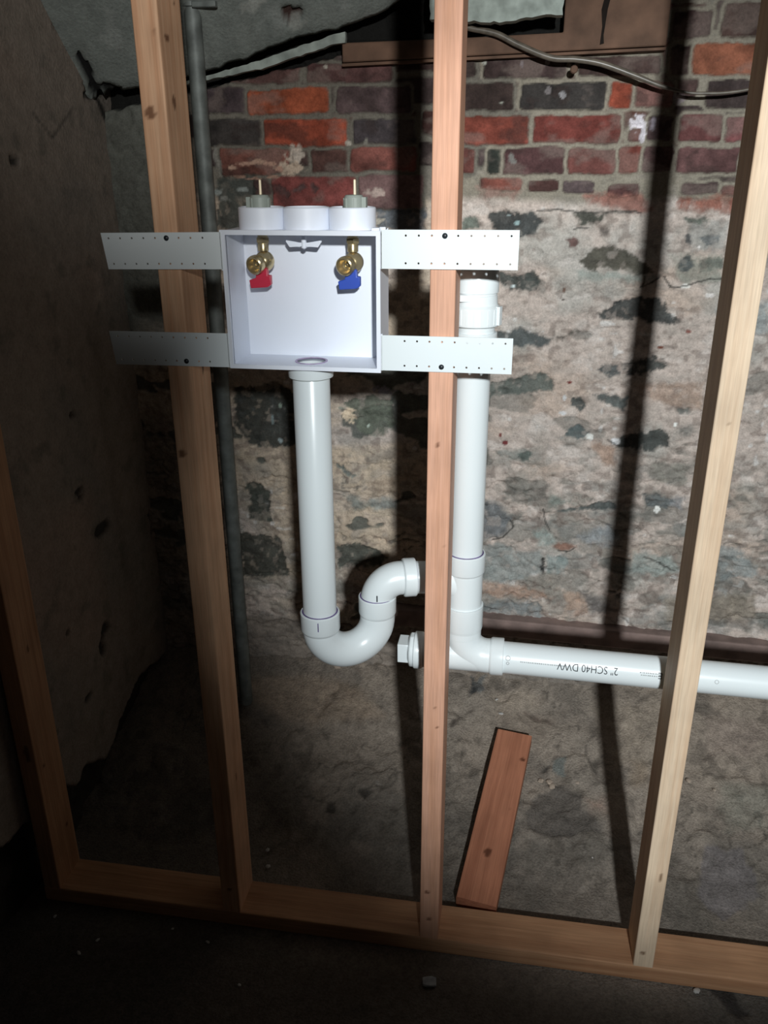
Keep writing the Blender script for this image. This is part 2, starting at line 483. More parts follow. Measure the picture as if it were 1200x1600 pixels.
class MB:
    def __init__(self):
        self.v = []
        self.f = []

    def add(self, vs, fs):
        k = len(self.v)
        self.v += [tuple(p) for p in vs]
        self.f += [tuple(i + k for i in q) for q in fs]
        return self

    def box(self, x0, x1, y0, y1, z0, z1, mat=None):
        vs = [(x, y, z) for z in (z0, z1) for y in (y0, y1) for x in (x0, x1)]
        if mat is not None:
            vs = [mat @ Vector(p) for p in vs]
        return self.add(vs, [(0, 2, 3, 1), (4, 5, 7, 6), (0, 1, 5, 4), (2, 6, 7, 3), (0, 4, 6, 2), (1, 3, 7, 5)])

    def lathe(self, org, axis, prof, n=48, closed=False, caps=True):
        """prof: (distance along axis, radius) pairs"""
        org = Vector(org)
        a = Vector(axis).normalized()
        u = a.orthogonal().normalized()
        w = a.cross(u)
        vs = []
        for (h, r) in prof:
            for i in range(n):
                t = 2 * PI * i / n
                vs.append(org + a * h + (u * math.cos(t) + w * math.sin(t)) * r)
        fs = []
        m = len(prof)
        for j in range(m if closed else m - 1):
            j2 = (j + 1) % m
            for i in range(n):
                i2 = (i + 1) % n
                fs.append((j * n + i, j * n + i2, j2 * n + i2, j2 * n + i))
        if caps and not closed:
            fs.append(tuple(range(n - 1, -1, -1)))
            fs.append(tuple((m - 1) * n + i for i in range(n)))
        return self.add(vs, fs)

    def sweep(self, pts, rad, n=32, caps=True):
        pts = [Vector(p) for p in pts]
        if not hasattr(rad, '__len__'):
            rad = [rad] * len(pts)
        tang = []
        for i in range(len(pts)):
            a = pts[max(0, i - 1)]
            b = pts[min(len(pts) - 1, i + 1)]
            tang.append((b - a).normalized())
        u = tang[0].orthogonal().normalized()
        vs = []
        for i, p in enumerate(pts):
            t = tang[i]
            u = (u - t * u.dot(t)).normalized()
            w = t.cross(u)
            for k in range(n):
                q = 2 * PI * k / n
                vs.append(p + (u * math.cos(q) + w * math.sin(q)) * rad[i])
        fs = []
        for j in range(len(pts) - 1):
            for i in range(n):
                i2 = (i + 1) % n
                fs.append((j * n + i, j * n + i2, (j + 1) * n + i2, (j + 1) * n + i))
        if caps:
            fs.append(tuple(range(n - 1, -1, -1)))
            fs.append(tuple((len(pts) - 1) * n + i for i in range(n)))
        return self.add(vs, fs)

    def prism(self, poly, y0, y1, mat=None):
        """poly in (x,z), extruded along y"""
        n = len(poly)
        vs = [Vector((x, y0, z)) for x, z in poly] + [Vector((x, y1, z)) for x, z in poly]
        if mat is not None:
            vs = [mat @ p for p in vs]
        fs = [tuple(range(n)), tuple(range(2 * n - 1, n - 1, -1))]
        for i in range(n):
            j = (i + 1) % n
            fs.append((i, i + n, j + n, j))
        return self.add(vs, fs)

    def mesh(self, name):
        me = bpy.data.meshes.new(name)
        me.from_pydata(self.v, [], self.f)
        bm = bmesh.new()
        bm.from_mesh(me)
        bmesh.ops.recalc_face_normals(bm, faces=bm.faces)
        bm.to_mesh(me)
        bm.free()
        me.update()
        return me

    def build(self, name, mat, parent=None, smooth=35, bevel=0):
        o = finish(name, self.mesh(name), mat, parent, smooth)
        if bevel:
            b = o.modifiers.new('bevel', 'BEVEL')
            b.width = bevel
            b.segments = 2
            b.limit_method = 'ANGLE'
        return o


def empty(name, loc):
    o = bpy.data.objects.new(name, None)
    o.empty_display_size = 0.02
    C.objects.link(o)
    o.location = loc
    return o


def tag(o, label=None, cat=None, group=None, kind=None):
    if label:
        o['label'] = label
    if cat:
        o['category'] = cat
    if group:
        o['group'] = group
    if kind:
        o['kind'] = kind
    return o


def thing(name, loc, label, cat, group=None):
    return tag(empty(name, loc), label, cat, group)


def place(parent):
    """children are modelled in world coordinates: shift them under the parent"""
    for ch in parent.children:
        if not ch.get('_done'):
            ch.matrix_parent_inverse = Matrix.Translation(parent.location).inverted()
    return parent


def grid_mesh(name, P, col, mat, extra=None, smooth=180):
    """P: (n,m,3) points, col: (n,m,3) colours"""
    n, m = P.shape[:2]
    me = bpy.data.meshes.new(name)
    me.vertices.add(n * m)
    me.vertices.foreach_set('co', P.reshape(-1).astype(np.float32))
    i = np.arange((n - 1) * (m - 1))
    r = i // (m - 1)
    c = i % (m - 1)
    a = r * m + c
    q = np.stack([a, a + 1, a + m + 1, a + m], 1).astype(np.int32)
    k = len(q)
    me.loops.add(k * 4)
    me.loops.foreach_set('vertex_index', q.reshape(-1))
    me.polygons.add(k)
    me.polygons.foreach_set('loop_start', np.arange(0, k * 4, 4, dtype=np.int32))
    me.update(calc_edges=True)
    me.validate()
    at = me.color_attributes.new('Col', 'FLOAT_COLOR', 'POINT')
    rgba = np.ones((n * m, 4), np.float32)
    rgba[:, :3] = np.clip(col.reshape(-1, 3), 0.003, 1)
    at.data.foreach_set('color', rgba.reshape(-1))
    return finish(name, me, mat, None, smooth)


# ------------------------------------------------------------------ materials
def new_mat(name):
    m = bpy.data.materials.new(name)
    m.use_nodes = True
    nt = m.node_tree
    return m, nt, nt.nodes['Principled BSDF']


def painted(name, rough=0.9, fscale=180, famp=0.35, bump=0.6, bdist=0.003, fscale2=45):
    m, nt, b = new_mat(name)
    N = nt.nodes
    L = nt.links
    at = N.new('ShaderNodeAttribute')
    at.attribute_name = 'Col'
    tc = N.new('ShaderNodeTexCoord')
    n1 = N.new('ShaderNodeTexNoise')
    n1.inputs['Scale'].default_value = fscale
    n1.inputs['Detail'].default_value = 5
    n1.inputs['Roughness'].default_value = 0.6
    L.new(tc.outputs['Object'], n1.inputs['Vector'])
    n2 = N.new('ShaderNodeTexNoise')
    n2.inputs['Scale'].default_value = fscale2
    n2.inputs['Detail'].default_value = 6
    n2.inputs['Roughness'].default_value = 0.65
    L.new(tc.outputs['Object'], n2.inputs['Vector'])
    ad = N.new('ShaderNodeMath')
    ad.operation = 'ADD'
    L.new(n1.outputs[0], ad.inputs[0])
    L.new(n2.outputs[0], ad.inputs[1])
    mr = N.new('ShaderNodeMapRange')
    mr.inputs[1].default_value = 0.7
    mr.inputs[2].default_value = 1.3
    mr.inputs[3].default_value = 1 - famp
    mr.inputs[4].default_value = 1 + famp
    L.new(ad.outputs[0], mr.inputs[0])
    mx = N.new('ShaderNodeVectorMath')
    mx.operation = 'SCALE'
    L.new(at.outputs['Color'], mx.inputs[0])
    L.new(mr.outputs[0], mx.inputs[3])
    L.new(mx.outputs[0], b.inputs['Base Color'])
    b.inputs['Roughness'].default_value = rough
    b.inputs['Specular IOR Level'].default_value = 0.25
    bp = N.new('ShaderNodeBump')
    bp.inputs['Strength'].default_value = bump
    bp.inputs['Distance'].default_value = bdist
    L.new(ad.outputs[0], bp.inputs['Height'])
    L.new(bp.outputs[0], b.inputs['Normal'])
    return m


def wood(name, light, dark, rough=0.65):
    m, nt, b = new_mat(name)
    N = nt.nodes
    L = nt.links
    tc = N.new('ShaderNodeTexCoord')
    oi = N.new('ShaderNodeObjectInfo')
    off = N.new('ShaderNodeVectorMath')
    off.operation = 'MULTIPLY_ADD'
    off.inputs[1].default_value = (3.1, 1.7, 5.3)
    L.new(oi.outputs['Random'], off.inputs[0])
    L.new(tc.outputs['Object'], off.inputs[2])
    mp = N.new('ShaderNodeMapping')
    mp.inputs['Scale'].default_value = (1, 1, 0.035)
    L.new(off.outputs[0], mp.inputs[0])
    n1 = N.new('ShaderNodeTexNoise')
    n1.inputs['Scale'].default_value = 75
    n1.inputs['Detail'].default_value = 3
    n1.inputs['Distortion'].default_value = 0.4
    L.new(mp.outputs[0], n1.inputs['Vector'])
    n2 = N.new('ShaderNodeTexNoise')
    n2.inputs['Scale'].default_value = 420
    n2.inputs['Detail'].default_value = 2
    L.new(mp.outputs[0], n2.inputs['Vector'])
    n3 = N.new('ShaderNodeTexNoise')
    n3.inputs['Scale'].default_value = 9
    n3.inputs['Detail'].default_value = 3
    L.new(off.outputs[0], n3.inputs['Vector'])
    cr = N.new('ShaderNodeValToRGB')
    cr.color_ramp.elements[0].position = 0.32
    cr.color_ramp.elements[0].color = (*dark, 1)
    cr.color_ramp.elements[1].position = 0.58
    cr.color_ramp.elements[1].color = (*light, 1)
    L.new(n1.outputs[0], cr.inputs[0])
    mr = N.new('ShaderNodeMapRange')
    mr.inputs[1].default_value = 0.3
    mr.inputs[2].default_value = 0.7
    mr.inputs[3].default_value = 0.88
    mr.inputs[4].default_value = 1.08
    L.new(n2.outputs[0], mr.inputs[0])
    mr3 = N.new('ShaderNodeMapRange')
    mr3.inputs[1].default_value = 0.3
    mr3.inputs[2].default_value = 0.7
    mr3.inputs[3].default_value = 0.86
    mr3.inputs[4].default_value = 1.1
    L.new(n3.outputs[0], mr3.inputs[0])
    mu = N.new('ShaderNodeMath')
    mu.operation = 'MULTIPLY'
    L.new(mr.outputs[0], mu.inputs[0])
    L.new(mr3.outputs[0], mu.inputs[1])
    sc = N.new('ShaderNodeVectorMath')
    sc.operation = 'SCALE'
    L.new(cr.outputs[0], sc.inputs[0])
    L.new(mu.outputs[0], sc.inputs[3])
    at = N.new('ShaderNodeAttribute')
    at.attribute_name = 'knot'
    mx = N.new('ShaderNodeMix')
    mx.data_type = 'RGBA'
    L.new(at.outputs['Fac'], mx.inputs['Factor'])
    L.new(sc.outputs[0], mx.inputs['A'])
    mx.inputs['B'].default_value = (dark[0] * 0.22, dark[1] * 0.16, dark[2] * 0.12, 1)
    L.new(mx.outputs['Result'], b.inputs['Base Color'])
    b.inputs['Roughness'].default_value = rough
    b.inputs['Specular IOR Level'].default_value = 0.3
    bp = N.new('ShaderNodeBump')
    bp.inputs['Strength'].default_value = 0.25
    bp.inputs['Distance'].default_value = 0.001
    L.new(n2.outputs[0], bp.inputs['Height'])
    L.new(bp.outputs[0], b.inputs['Normal'])
    return m


def plain(name, color, rough=0.4, metal=0.0, spec=0.5, namp=0.05, nscale=40, coat=0.0, bump=0.0):
    m, nt, b = new_mat(name)
    N = nt.nodes
    L = nt.links
    tc = N.new('ShaderNodeTexCoord')
    n = N.new('ShaderNodeTexNoise')
    n.inputs['Scale'].default_value = nscale
    n.inputs['Detail'].default_value = 5
    L.new(tc.outputs['Object'], n.inputs['Vector'])
    cr = N.new('ShaderNodeValToRGB')
    cr.color_ramp.elements[0].position = 0.3
    cr.color_ramp.elements[1].position = 0.7
    cr.color_ramp.elements[0].color = (*[c * (1 - namp) for c in color], 1)
    cr.color_ramp.elements[1].color = (*[min(1, c * (1 + namp)) for c in color], 1)
    L.new(n.outputs[0], cr.inputs[0])
    L.new(cr.outputs[0], b.inputs['Base Color'])
    b.inputs['Roughness'].default_value = rough
    b.inputs['Metallic'].default_value = metal
    b.inputs['Specular IOR Level'].default_value = spec
    b.inputs['Coat Weight'].default_value = coat
    if bump:
        bp = N.new('ShaderNodeBump')
        bp.inputs['Strength'].default_value = bump
        bp.inputs['Distance'].default_value = 0.002
        L.new(n.outputs[0], bp.inputs['Height'])
        L.new(bp.outputs[0], b.inputs['Normal'])
    return m


PVC = plain('white_pvc', (0.78, 0.84, 0.85), 0.28, namp=0.01, nscale=12)
PVCBOX = plain('white_box_plastic', (0.83, 0.87, 0.95), 0.42, namp=0.01, nscale=10)
PURPLE = plain('purple_primer', (0.11, 0.07, 0.22), 0.5, namp=0.3, nscale=90)
PRIMERWASH = plain('purple_wash', (0.42, 0.33, 0.50), 0.5, namp=0.35, nscale=60)
BRASS = plain('brass', (0.58, 0.47, 0.27), 0.27, metal=0.8, namp=0.06)
COPPER = plain('bright_brass_rod', (1.0, 0.84, 0.6), 0.35, metal=0.2, namp=0.03)
RED = plain('red_handle_plastic', (0.62, 0.03, 0.07), 0.4, namp=0.03)
BLUE = plain('blue_handle_plastic', (0.03, 0.08, 0.45), 0.4, namp=0.03)
GREYP = plain('grey_green_plastic', (0.34, 0.38, 0.34), 0.5, namp=0.05)
BLACK = plain('black_screw', (0.02, 0.025, 0.03), 0.4, namp=0.1)
MATTEBLACK = plain('matte_black_split', (0.02, 0.016, 0.014), 1.0, spec=0.0, namp=0.2)  # matte black of the split in the lintel
INK = plain('black_ink', (0.03, 0.035, 0.04), 0.6, namp=0.1)
FAINT = plain('grey_ink', (0.36, 0.38, 0.38), 0.6, namp=0.1)
GALV = plain('galvanised_steel', (0.17, 0.19, 0.18), 0.6, metal=0.3, namp=0.35, nscale=30, bump=0.3)
CABLE = plain('brown_cable_jacket', (0.14, 0.12, 0.095), 0.35, namp=0.3, nscale=60)
TIMBER = plain('old_brown_timber', (0.150, 0.085, 0.055), 0.85, namp=0.45, nscale=14, bump=0.6)
TIMBER2 = plain('old_timber_sill', (0.23, 0.165, 0.145), 0.85, namp=0.35, nscale=18, bump=0.6)
PALE = plain('pale_flaking_paint', (0.30, 0.34, 0.31), 0.85, namp=0.3, nscale=35, bump=0.6)
PALE2 = plain('pale_plaster', (0.40, 0.46, 0.42), 0.85, namp=0.3, nscale=35, bump=0.8)
CHIP = plain('chalky_chip', (0.55, 0.53, 0.50), 0.8, namp=0.1)
PAPER = plain('crumpled_paper', (0.30, 0.32, 0.33), 0.8, namp=0.3, nscale=80)
PEBBLE = plain('pebble_stone', (0.42, 0.34, 0.27), 0.9, namp=0.3, nscale=80, bump=0.5)
STONEM = painted('rubble_wall', fscale=220, famp=0.26, bump=0.55, bdist=0.004, fscale2=60)
PLASTERM = painted('old_plaster', fscale=160, famp=0.22, bump=0.5, bdist=0.004, fscale2=30)
GROUNDM = painted('rough_ground', fscale=200, famp=0.30, bump=0.7, bdist=0.005, fscale2=50)
PINE = wood('pine_pinkish', (0.70, 0.39, 0.265), (0.61, 0.32, 0.20))
PINEY = wood('pine_yellow', (0.72, 0.56, 0.40), (0.64, 0.46, 0.31))
PINEO = wood('pine_orange', (0.76, 0.47, 0.29), (0.64, 0.35, 0.20))
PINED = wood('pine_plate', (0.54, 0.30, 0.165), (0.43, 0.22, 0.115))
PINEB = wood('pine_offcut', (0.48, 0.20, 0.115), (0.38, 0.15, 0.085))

WY = 0.75      # plane of the back wall
SX = -0.66     # left of this the back wall is parged grey


# ------------------------------------------------------------------ back wall
def back_wall():
    xs = np.arange(-0.95, 1.15, 0.0032)
    zs = np.arange(-0.05, 2.15, 0.0032)
    X, Z = np.meshgrid(xs, zs)
    wx = X + 0.006 * fbm(X, Z, 14, 3, 1) + 0.0022 * fbm(X, Z, 70, 3, 2)
    wz = Z + 0.005 * fbm(X, Z, 14, 3, 5) + 0.0020 * fbm(X, Z, 70, 3, 6)
    A = fbm(X, Z, 9, 5, 0)
    B = fbm(X, Z * 1.6, 24, 4, 3)
    D = fbm(X * 0.8, Z * 1.7, 6, 4, 8)
    E = fbm(X, Z, 60, 3, 11)
    left = sstep(0.0, -0.12, X)
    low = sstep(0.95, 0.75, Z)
    # pinkish lime parging over the rubble
    col = np.zeros(X.shape + (3,))
    col[:] = (0.60, 0.51, 0.45)
    put(col, 0.75 * sstep(0.05, 0.45, A), (0.45, 0.44, 0.40))
    put(col, 0.55 * sstep(0.10, 0.5, D), (0.56, 0.43, 0.34))
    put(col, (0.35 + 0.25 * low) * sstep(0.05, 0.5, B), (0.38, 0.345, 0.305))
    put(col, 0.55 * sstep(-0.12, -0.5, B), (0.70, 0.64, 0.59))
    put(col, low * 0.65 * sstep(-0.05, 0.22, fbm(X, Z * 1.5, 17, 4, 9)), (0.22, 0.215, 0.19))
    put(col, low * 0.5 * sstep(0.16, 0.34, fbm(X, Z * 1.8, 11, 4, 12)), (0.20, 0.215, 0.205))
    put(col, left * 0.75 * sstep(-0.5, 0.2, D), (0.62, 0.50, 0.37))
    F = fbm(X, Z * 1.3, 38, 4, 10)
    put(col, (0.22 + 0.25 * low) * sstep(0.05, 0.42, F), (0.36, 0.325, 0.285))
    rg = np.abs(fbm(X * 0.8, Z * 1.7, 13, 4, 15))
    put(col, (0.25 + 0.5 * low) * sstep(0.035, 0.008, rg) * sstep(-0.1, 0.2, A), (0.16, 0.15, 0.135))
    put(col, 0.5 * sstep(0.62, 0.85, vn(X * 75, Z * 95, 6) * (0.6 + 0.8 * vn(X * 21, Z * 21, 2))), (0.22, 0.17, 0.145))
    put(col, 0.6 * sstep(0.88, 1.0, vn(X * 60, Z * 70, 9) * (0.5 + 0.8 * vn(X * 9, Z * 13, 5))), (0.80, 0.78, 0.75))
    h = 0.010 * A + 0.008 * B + 0.0030 * E - 0.006 * low * sstep(0.06, 0.0, np.abs(fbm(X * 0.8, Z * 1.7, 13, 4, 15)))
    # scattered dark stones left bare
    sp = fbm(X, Z * 1.9, 7.5, 4, 4)
    m = sstep(0.30, 0.36, sp + 0.1 * B) * sstep(1.40, 1.36, Z) * np.where(X < 0.05, 1, 0.55)
    put(col, 0.85 * m, (0.085, 0.10, 0.09))
    h -= 0.006 * m
    # brick courses at the top
    brick_z = 1.432 + 0.02 * fbm(X, Z * 0 + 1.5, 9, 3, 13)
    bz = sstep(-0.012, 0.012, Z - brick_z) * sstep(SX - 0.01, SX + 0.01, X)
    mort = np.zeros_like(col)
    mort[:] = (0.30, 0.27, 0.215)
    put(mort, 0.6 * sstep(0.0, 0.4, A), (0.17, 0.165, 0.145))
    put(mort, 0.5 * sstep(0.1, 0.5, -B), (0.32, 0.29, 0.25))
    put(mort, left * 0.5, (0.17, 0.15, 0.13))
    col += bz[..., None] * (mort - col)
    h = h * (1 - bz * 0.7)
    tone = fbm(X, Z, 20, 4, 14)
    smear = fbm(X * 0.8, Z * 1.3, 16, 5, 1)
    wx += 0.0030 * fbm(X, Z, 32, 3, 8)
    wz += 0.0030 * fbm(X, Z, 32, 3, 4)

    def brick(x0, x1, z0, z1, c, k):
        r = 0.007
        mrg = 0.02
        i0, i1 = np.searchsorted(xs, [x0 - mrg, x1 + mrg])
        j0, j1 = np.searchsorted(zs, [z0 - mrg, z1 + mrg])
        if i1 <= i0 or j1 <= j0:
            return
        s = (slice(j0, j1), slice(i0, i1))
        cx, cz = (x0 + x1) / 2, (z0 + z1) / 2
        qx = np.abs(wx[s] - cx) - (x1 - x0) / 2 + r
        qz = np.abs(wz[s] - cz) - (z1 - z0) / 2 + r
        d = np.hypot(np.maximum(qx, 0), np.maximum(qz, 0)) + np.minimum(np.maximum(qx, qz), 0) - r
        rm = sstep(0.011, 0.005, d)
        sub = col[s]
        put(sub, rm, (0.29, 0.262, 0.21) if k else (0.19, 0.175, 0.145))
        m = sstep(0.0016, -0.0016, d)
        cc = (0.68 * np.array(c) + 0.06 * sum(c) / 3) * (1 + 0.55 * tone[s][..., None] + 0.35 * E[s][..., None])
        cc = cc + 0.42 * sstep(0.12, 0.36, smear[s])[..., None] * (np.array((0.24, 0.19, 0.165)) - cc)
        cc = cc + 0.55 * sstep(0.22, 0.45, -smear[s])[..., None] * (np.array((0.045, 0.03, 0.027)) - cc)
        sub += m[..., None] * (cc - sub)
        hs = h[s]
        hs *= (1 - rm)
        hs += 0.006 * m + 0.0012 * E[s] * m

    # generic courses first (they show beside and behind the studs)
    rnd = random.Random(4)
    tops = [1.433 + 0.0627 * i for i in range(0, 12)]
    for r_i, z0 in enumerate(tops):
        x = SX + (0.03 if r_i % 2 else -0.06)
        while x < 1.15:
            w = 0.190 if rnd.random() < 0.85 else 0.09
            c = rnd.choice([(0.105, 0.062, 0.055), (0.13, 0.06, 0.05), (0.085, 0.06, 0.056), (0.17, 0.065, 0.045), (0.10, 0.07, 0.068)])
            if r_i > 0 or rnd.random() < 0.4:
                brick(x + 0.005, x + w - 0.005, z0 + 0.007, z0 + 0.056, c, 0 if x < 0 else 1)
            x += w + 0.008
    for q in BRICKS:
        brick(*q[:4], q[4:], 0 if q[0] < -0.02 else 1)

    def patch(pts, c, soft, amp, dep):
        a = np.array(pts)
        mrg = 0.03
        i0, i1 = np.searchsorted(xs, [a[:, 0].min() - mrg, a[:, 0].max() + mrg])
        j0, j1 = np.searchsorted(zs, [a[:, 1].min() - mrg, a[:, 1].max() + mrg])
        s = (slice(j0, j1), slice(i0, i1))
        d = poly_sdf(X[s], Z[s], pts) + amp * fbm(X[s], Z[s], 45, 4, 6) + 0.5 * amp * fbm(X[s], Z[s], 150, 2, 12)
        m = sstep(soft, -soft, d)
        g_ = sum(c) / 3
        cc = (np.array(c) * 0.8 + g_ * 0.2) * (1 + 0.5 * fbm(X[s], Z[s], 70, 4, 2)[..., None])
        sub = col[s]
        sub += ((1.0 if g_ < 0.2 else 0.80) * m * (0.92 - 0.30 * sstep(0.15, 0.4, fbm(X[s], Z[s], 60, 3, 9))))[..., None] * (cc - sub)
        h[s] += dep * m

    for pts, c in STONES:
        patch(pts, c, 0.0035 if max(c) < 0.2 else 0.008, 0.010, -0.004 if max(c) < 0.2 else 0.001)
    for x, z, rx, rz, r, g, b in MARKS:
        mrg = 3 * max(rx, rz) + 0.004
        i0, i1 = np.searchsorted(xs, [x - mrg, x + mrg])
        j0, j1 = np.searchsorted(zs, [z - mrg, z + mrg])
        s = (slice(j0, j1), slice(i0, i1))
        d = np.hypot((X[s] - x) / max(rx, 0.002), (Z[s] - z) / max(rz, 0.002)) + 0.7 * fbm(X[s], Z[s], 110, 2, 3)
        sub = col[s]
        put(sub, sstep(1.25, 0.75, d), (r, g, b))
    # thin cracks
    for pl in CRACKS:
        for (ax, az), (bx, bz_) in zip(pl[:-1], pl[1:]):
            i0, i1 = np.searchsorted(xs, [min(ax, bx) - 0.01, max(ax, bx) + 0.01])
            j0, j1 = np.searchsorted(zs, [min(az, bz_) - 0.01, max(az, bz_) + 0.01])
            s = (slice(j0, j1), slice(i0, i1))
            ex, ez = bx - ax, bz_ - az
            t = np.clip(((wx[s] - ax) * ex + (wz[s] - az) * ez) / (ex * ex + ez * ez), 0, 1)
            d = np.hypot(wx[s] - ax - ex * t, wz[s] - az - ez * t)
            sub = col[s]
            put(sub, 0.8 * sstep(0.0032, 0.0010, d), (0.05, 0.05, 0.045))
    # grey cement corner at the far left
    gm = sstep(SX + 0.012, SX - 0.012, X + 0.02 * fbm(X, Z, 12, 3, 7))
    g = np.zeros_like(col)
    g[:] = (0.15, 0.155, 0.135)
    put(g, 0.5 * sstep(0, 0.4, A), (0.10, 0.10, 0.085))
    gm2 = gm * sstep(0.9, 1.2, Z + 0.1 * A)
    col += gm2[..., None] * (g - col)
    put(col, 0.6 * gm * sstep(1.1, 0.8, Z), (0.10, 0.095, 0.08))
    h += 0.004 * gm
    # foot of the wall: earthy concrete below the sill
    fm = sstep(0.335, 0.315, Z)
    f = np.zeros_like(col)
    f[:] = (0.30, 0.255, 0.215)
    put(f, 0.6 * sstep(0, 0.4, A), (0.22, 0.20, 0.175))
    put(f, 0.5 * sstep(0.1, 0.4, B), (0.17, 0.15, 0.13))
    col += fm[..., None] * (f - col)
    # ragged gap above the bricks, under slab and behind lintel: shade painted black
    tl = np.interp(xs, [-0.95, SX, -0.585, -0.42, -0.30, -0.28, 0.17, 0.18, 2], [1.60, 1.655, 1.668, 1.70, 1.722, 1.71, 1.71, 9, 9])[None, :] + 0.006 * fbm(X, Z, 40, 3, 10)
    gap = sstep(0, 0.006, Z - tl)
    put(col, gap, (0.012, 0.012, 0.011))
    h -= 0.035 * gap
    # greyish cement above the bricks at the top right
    tr = sstep(1.805, 1.815, Z + 0.004 * B) * sstep(0.36, 0.38, X)
    put(col, tr, (0.15, 0.165, 0.13))
    # the wall swells out a little at its foot, into the ground
    h = np.clip(h, -0.045, 0.02)
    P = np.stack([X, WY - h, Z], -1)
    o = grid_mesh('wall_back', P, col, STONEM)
    tag(o, kind='structure')
    o['label'] = 'old cellar wall, brick courses above pink-grey rubble stonework'


def cr(*pts):
    return [tuple(p) for p in pts]


CRACKS = CRK
back_wall()


# ------------------------------------------------------------------ ground
GY = [-3, .1, .2, .36, .55, .75, 1]
GZ = [0, 0, .01, .055, .115, .2, .3]


def gz(y):
    return float(np.interp(y, GY, GZ))


def ground():
    xs = np.arange(-1.0, 1.2, 0.0058)
    ys = np.concatenate([np.arange(-2.2, -0.45, 0.02), np.arange(-0.45, 0.80, 0.0050)])
    X, Y = np.meshgrid(xs, ys)
    A = fbm(X, Y, 6, 5, 2)
    B = fbm(X, Y, 22, 4, 5)
    D = fbm(X, Y, 3, 3, 9)
    Zb = np.interp(Y, GY, GZ)
    slope = sstep(0.10, 0.30, Y)
    amp = 0.0016 + 0.010 * slope
    Z = Zb + amp * (A + 0.6 * B) - 0.002 - 0.002 * slope
    Z += 0.006 * slope * sstep(0.05, 0.25, fbm(X, Y, 12, 3, 11))
    col = np.zeros(X.shape + (3,))
    col[:] = (0.245, 0.21, 0.175)
    put(col, 0.7 * sstep(-0.1, 0.4, A), (0.15, 0.135, 0.115))
    put(col, 0.5 * sstep(0.1, 0.5, B), (0.29, 0.25, 0.21))
    put(col, 0.6 * sstep(0.1, 0.5, D), (0.14, 0.14, 0.13))
    put(col, 0.55 * sstep(0.28, 0.55, Y), (0.40, 0.33, 0.265))
    put(col, 0.5 * sstep(0.05, 0.35, fbm(X, Y, 14, 4, 13)) * slope, (0.155, 0.135, 0.115))
    put(col, 0.45 * sstep(0.05, 0.4, fbm(X, Y, 10, 4, 14)) * slope, (0.36, 0.30, 0.245))
    rg = np.abs(fbm(X, Y, 5, 4, 12))
    put(col, 0.6 * sstep(0.012, 0.003, rg) * slope, (0.07, 0.06, 0.05))
    put(col, 0.5 * sstep(0.2, 0.45, fbm(X, Y, 30, 3, 7)) * slope, (0.10, 0.085, 0.07))
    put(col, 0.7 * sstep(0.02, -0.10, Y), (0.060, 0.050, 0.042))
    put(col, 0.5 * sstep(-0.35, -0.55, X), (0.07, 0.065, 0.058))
    for pts, c in GPOLY:
        d = poly_sdf(X, Y, pts) + 0.012 * fbm(X, Y, 40, 4, 6)
        m = sstep(0.004, -0.004, d) if max(c) < 0.2 else 0.6 * sstep(0.02, -0.02, d)
        cc = np.clip(np.array(c), 0.01, 0.6) * (1 + 0.4 * fbm(X, Y, 60, 3, 2)[..., None])
        col += (0.75 * m)[..., None] * (cc - col)
        if max(c) < 0.12:
            Z -= 0.004 * m
    # light specks of grit
    sp = vn(X * 90, Y * 90, 3) * vn(X * 37, Y * 37, 8)
    put(col, 0.7 * sstep(0.86, 0.93, sp), (0.45, 0.42, 0.38))
    # keep the floor just under the plate
    under = sstep(0.14, 0.10, Y) * sstep(-0.05, -0.01, Y)
    Z = Z * (1 - under) - 0.001 * under
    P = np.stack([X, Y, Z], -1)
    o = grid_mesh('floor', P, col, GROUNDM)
    tag(o, kind='structure')
    o['label'] = 'dark earthen floor rising to the stone wall'


ground()


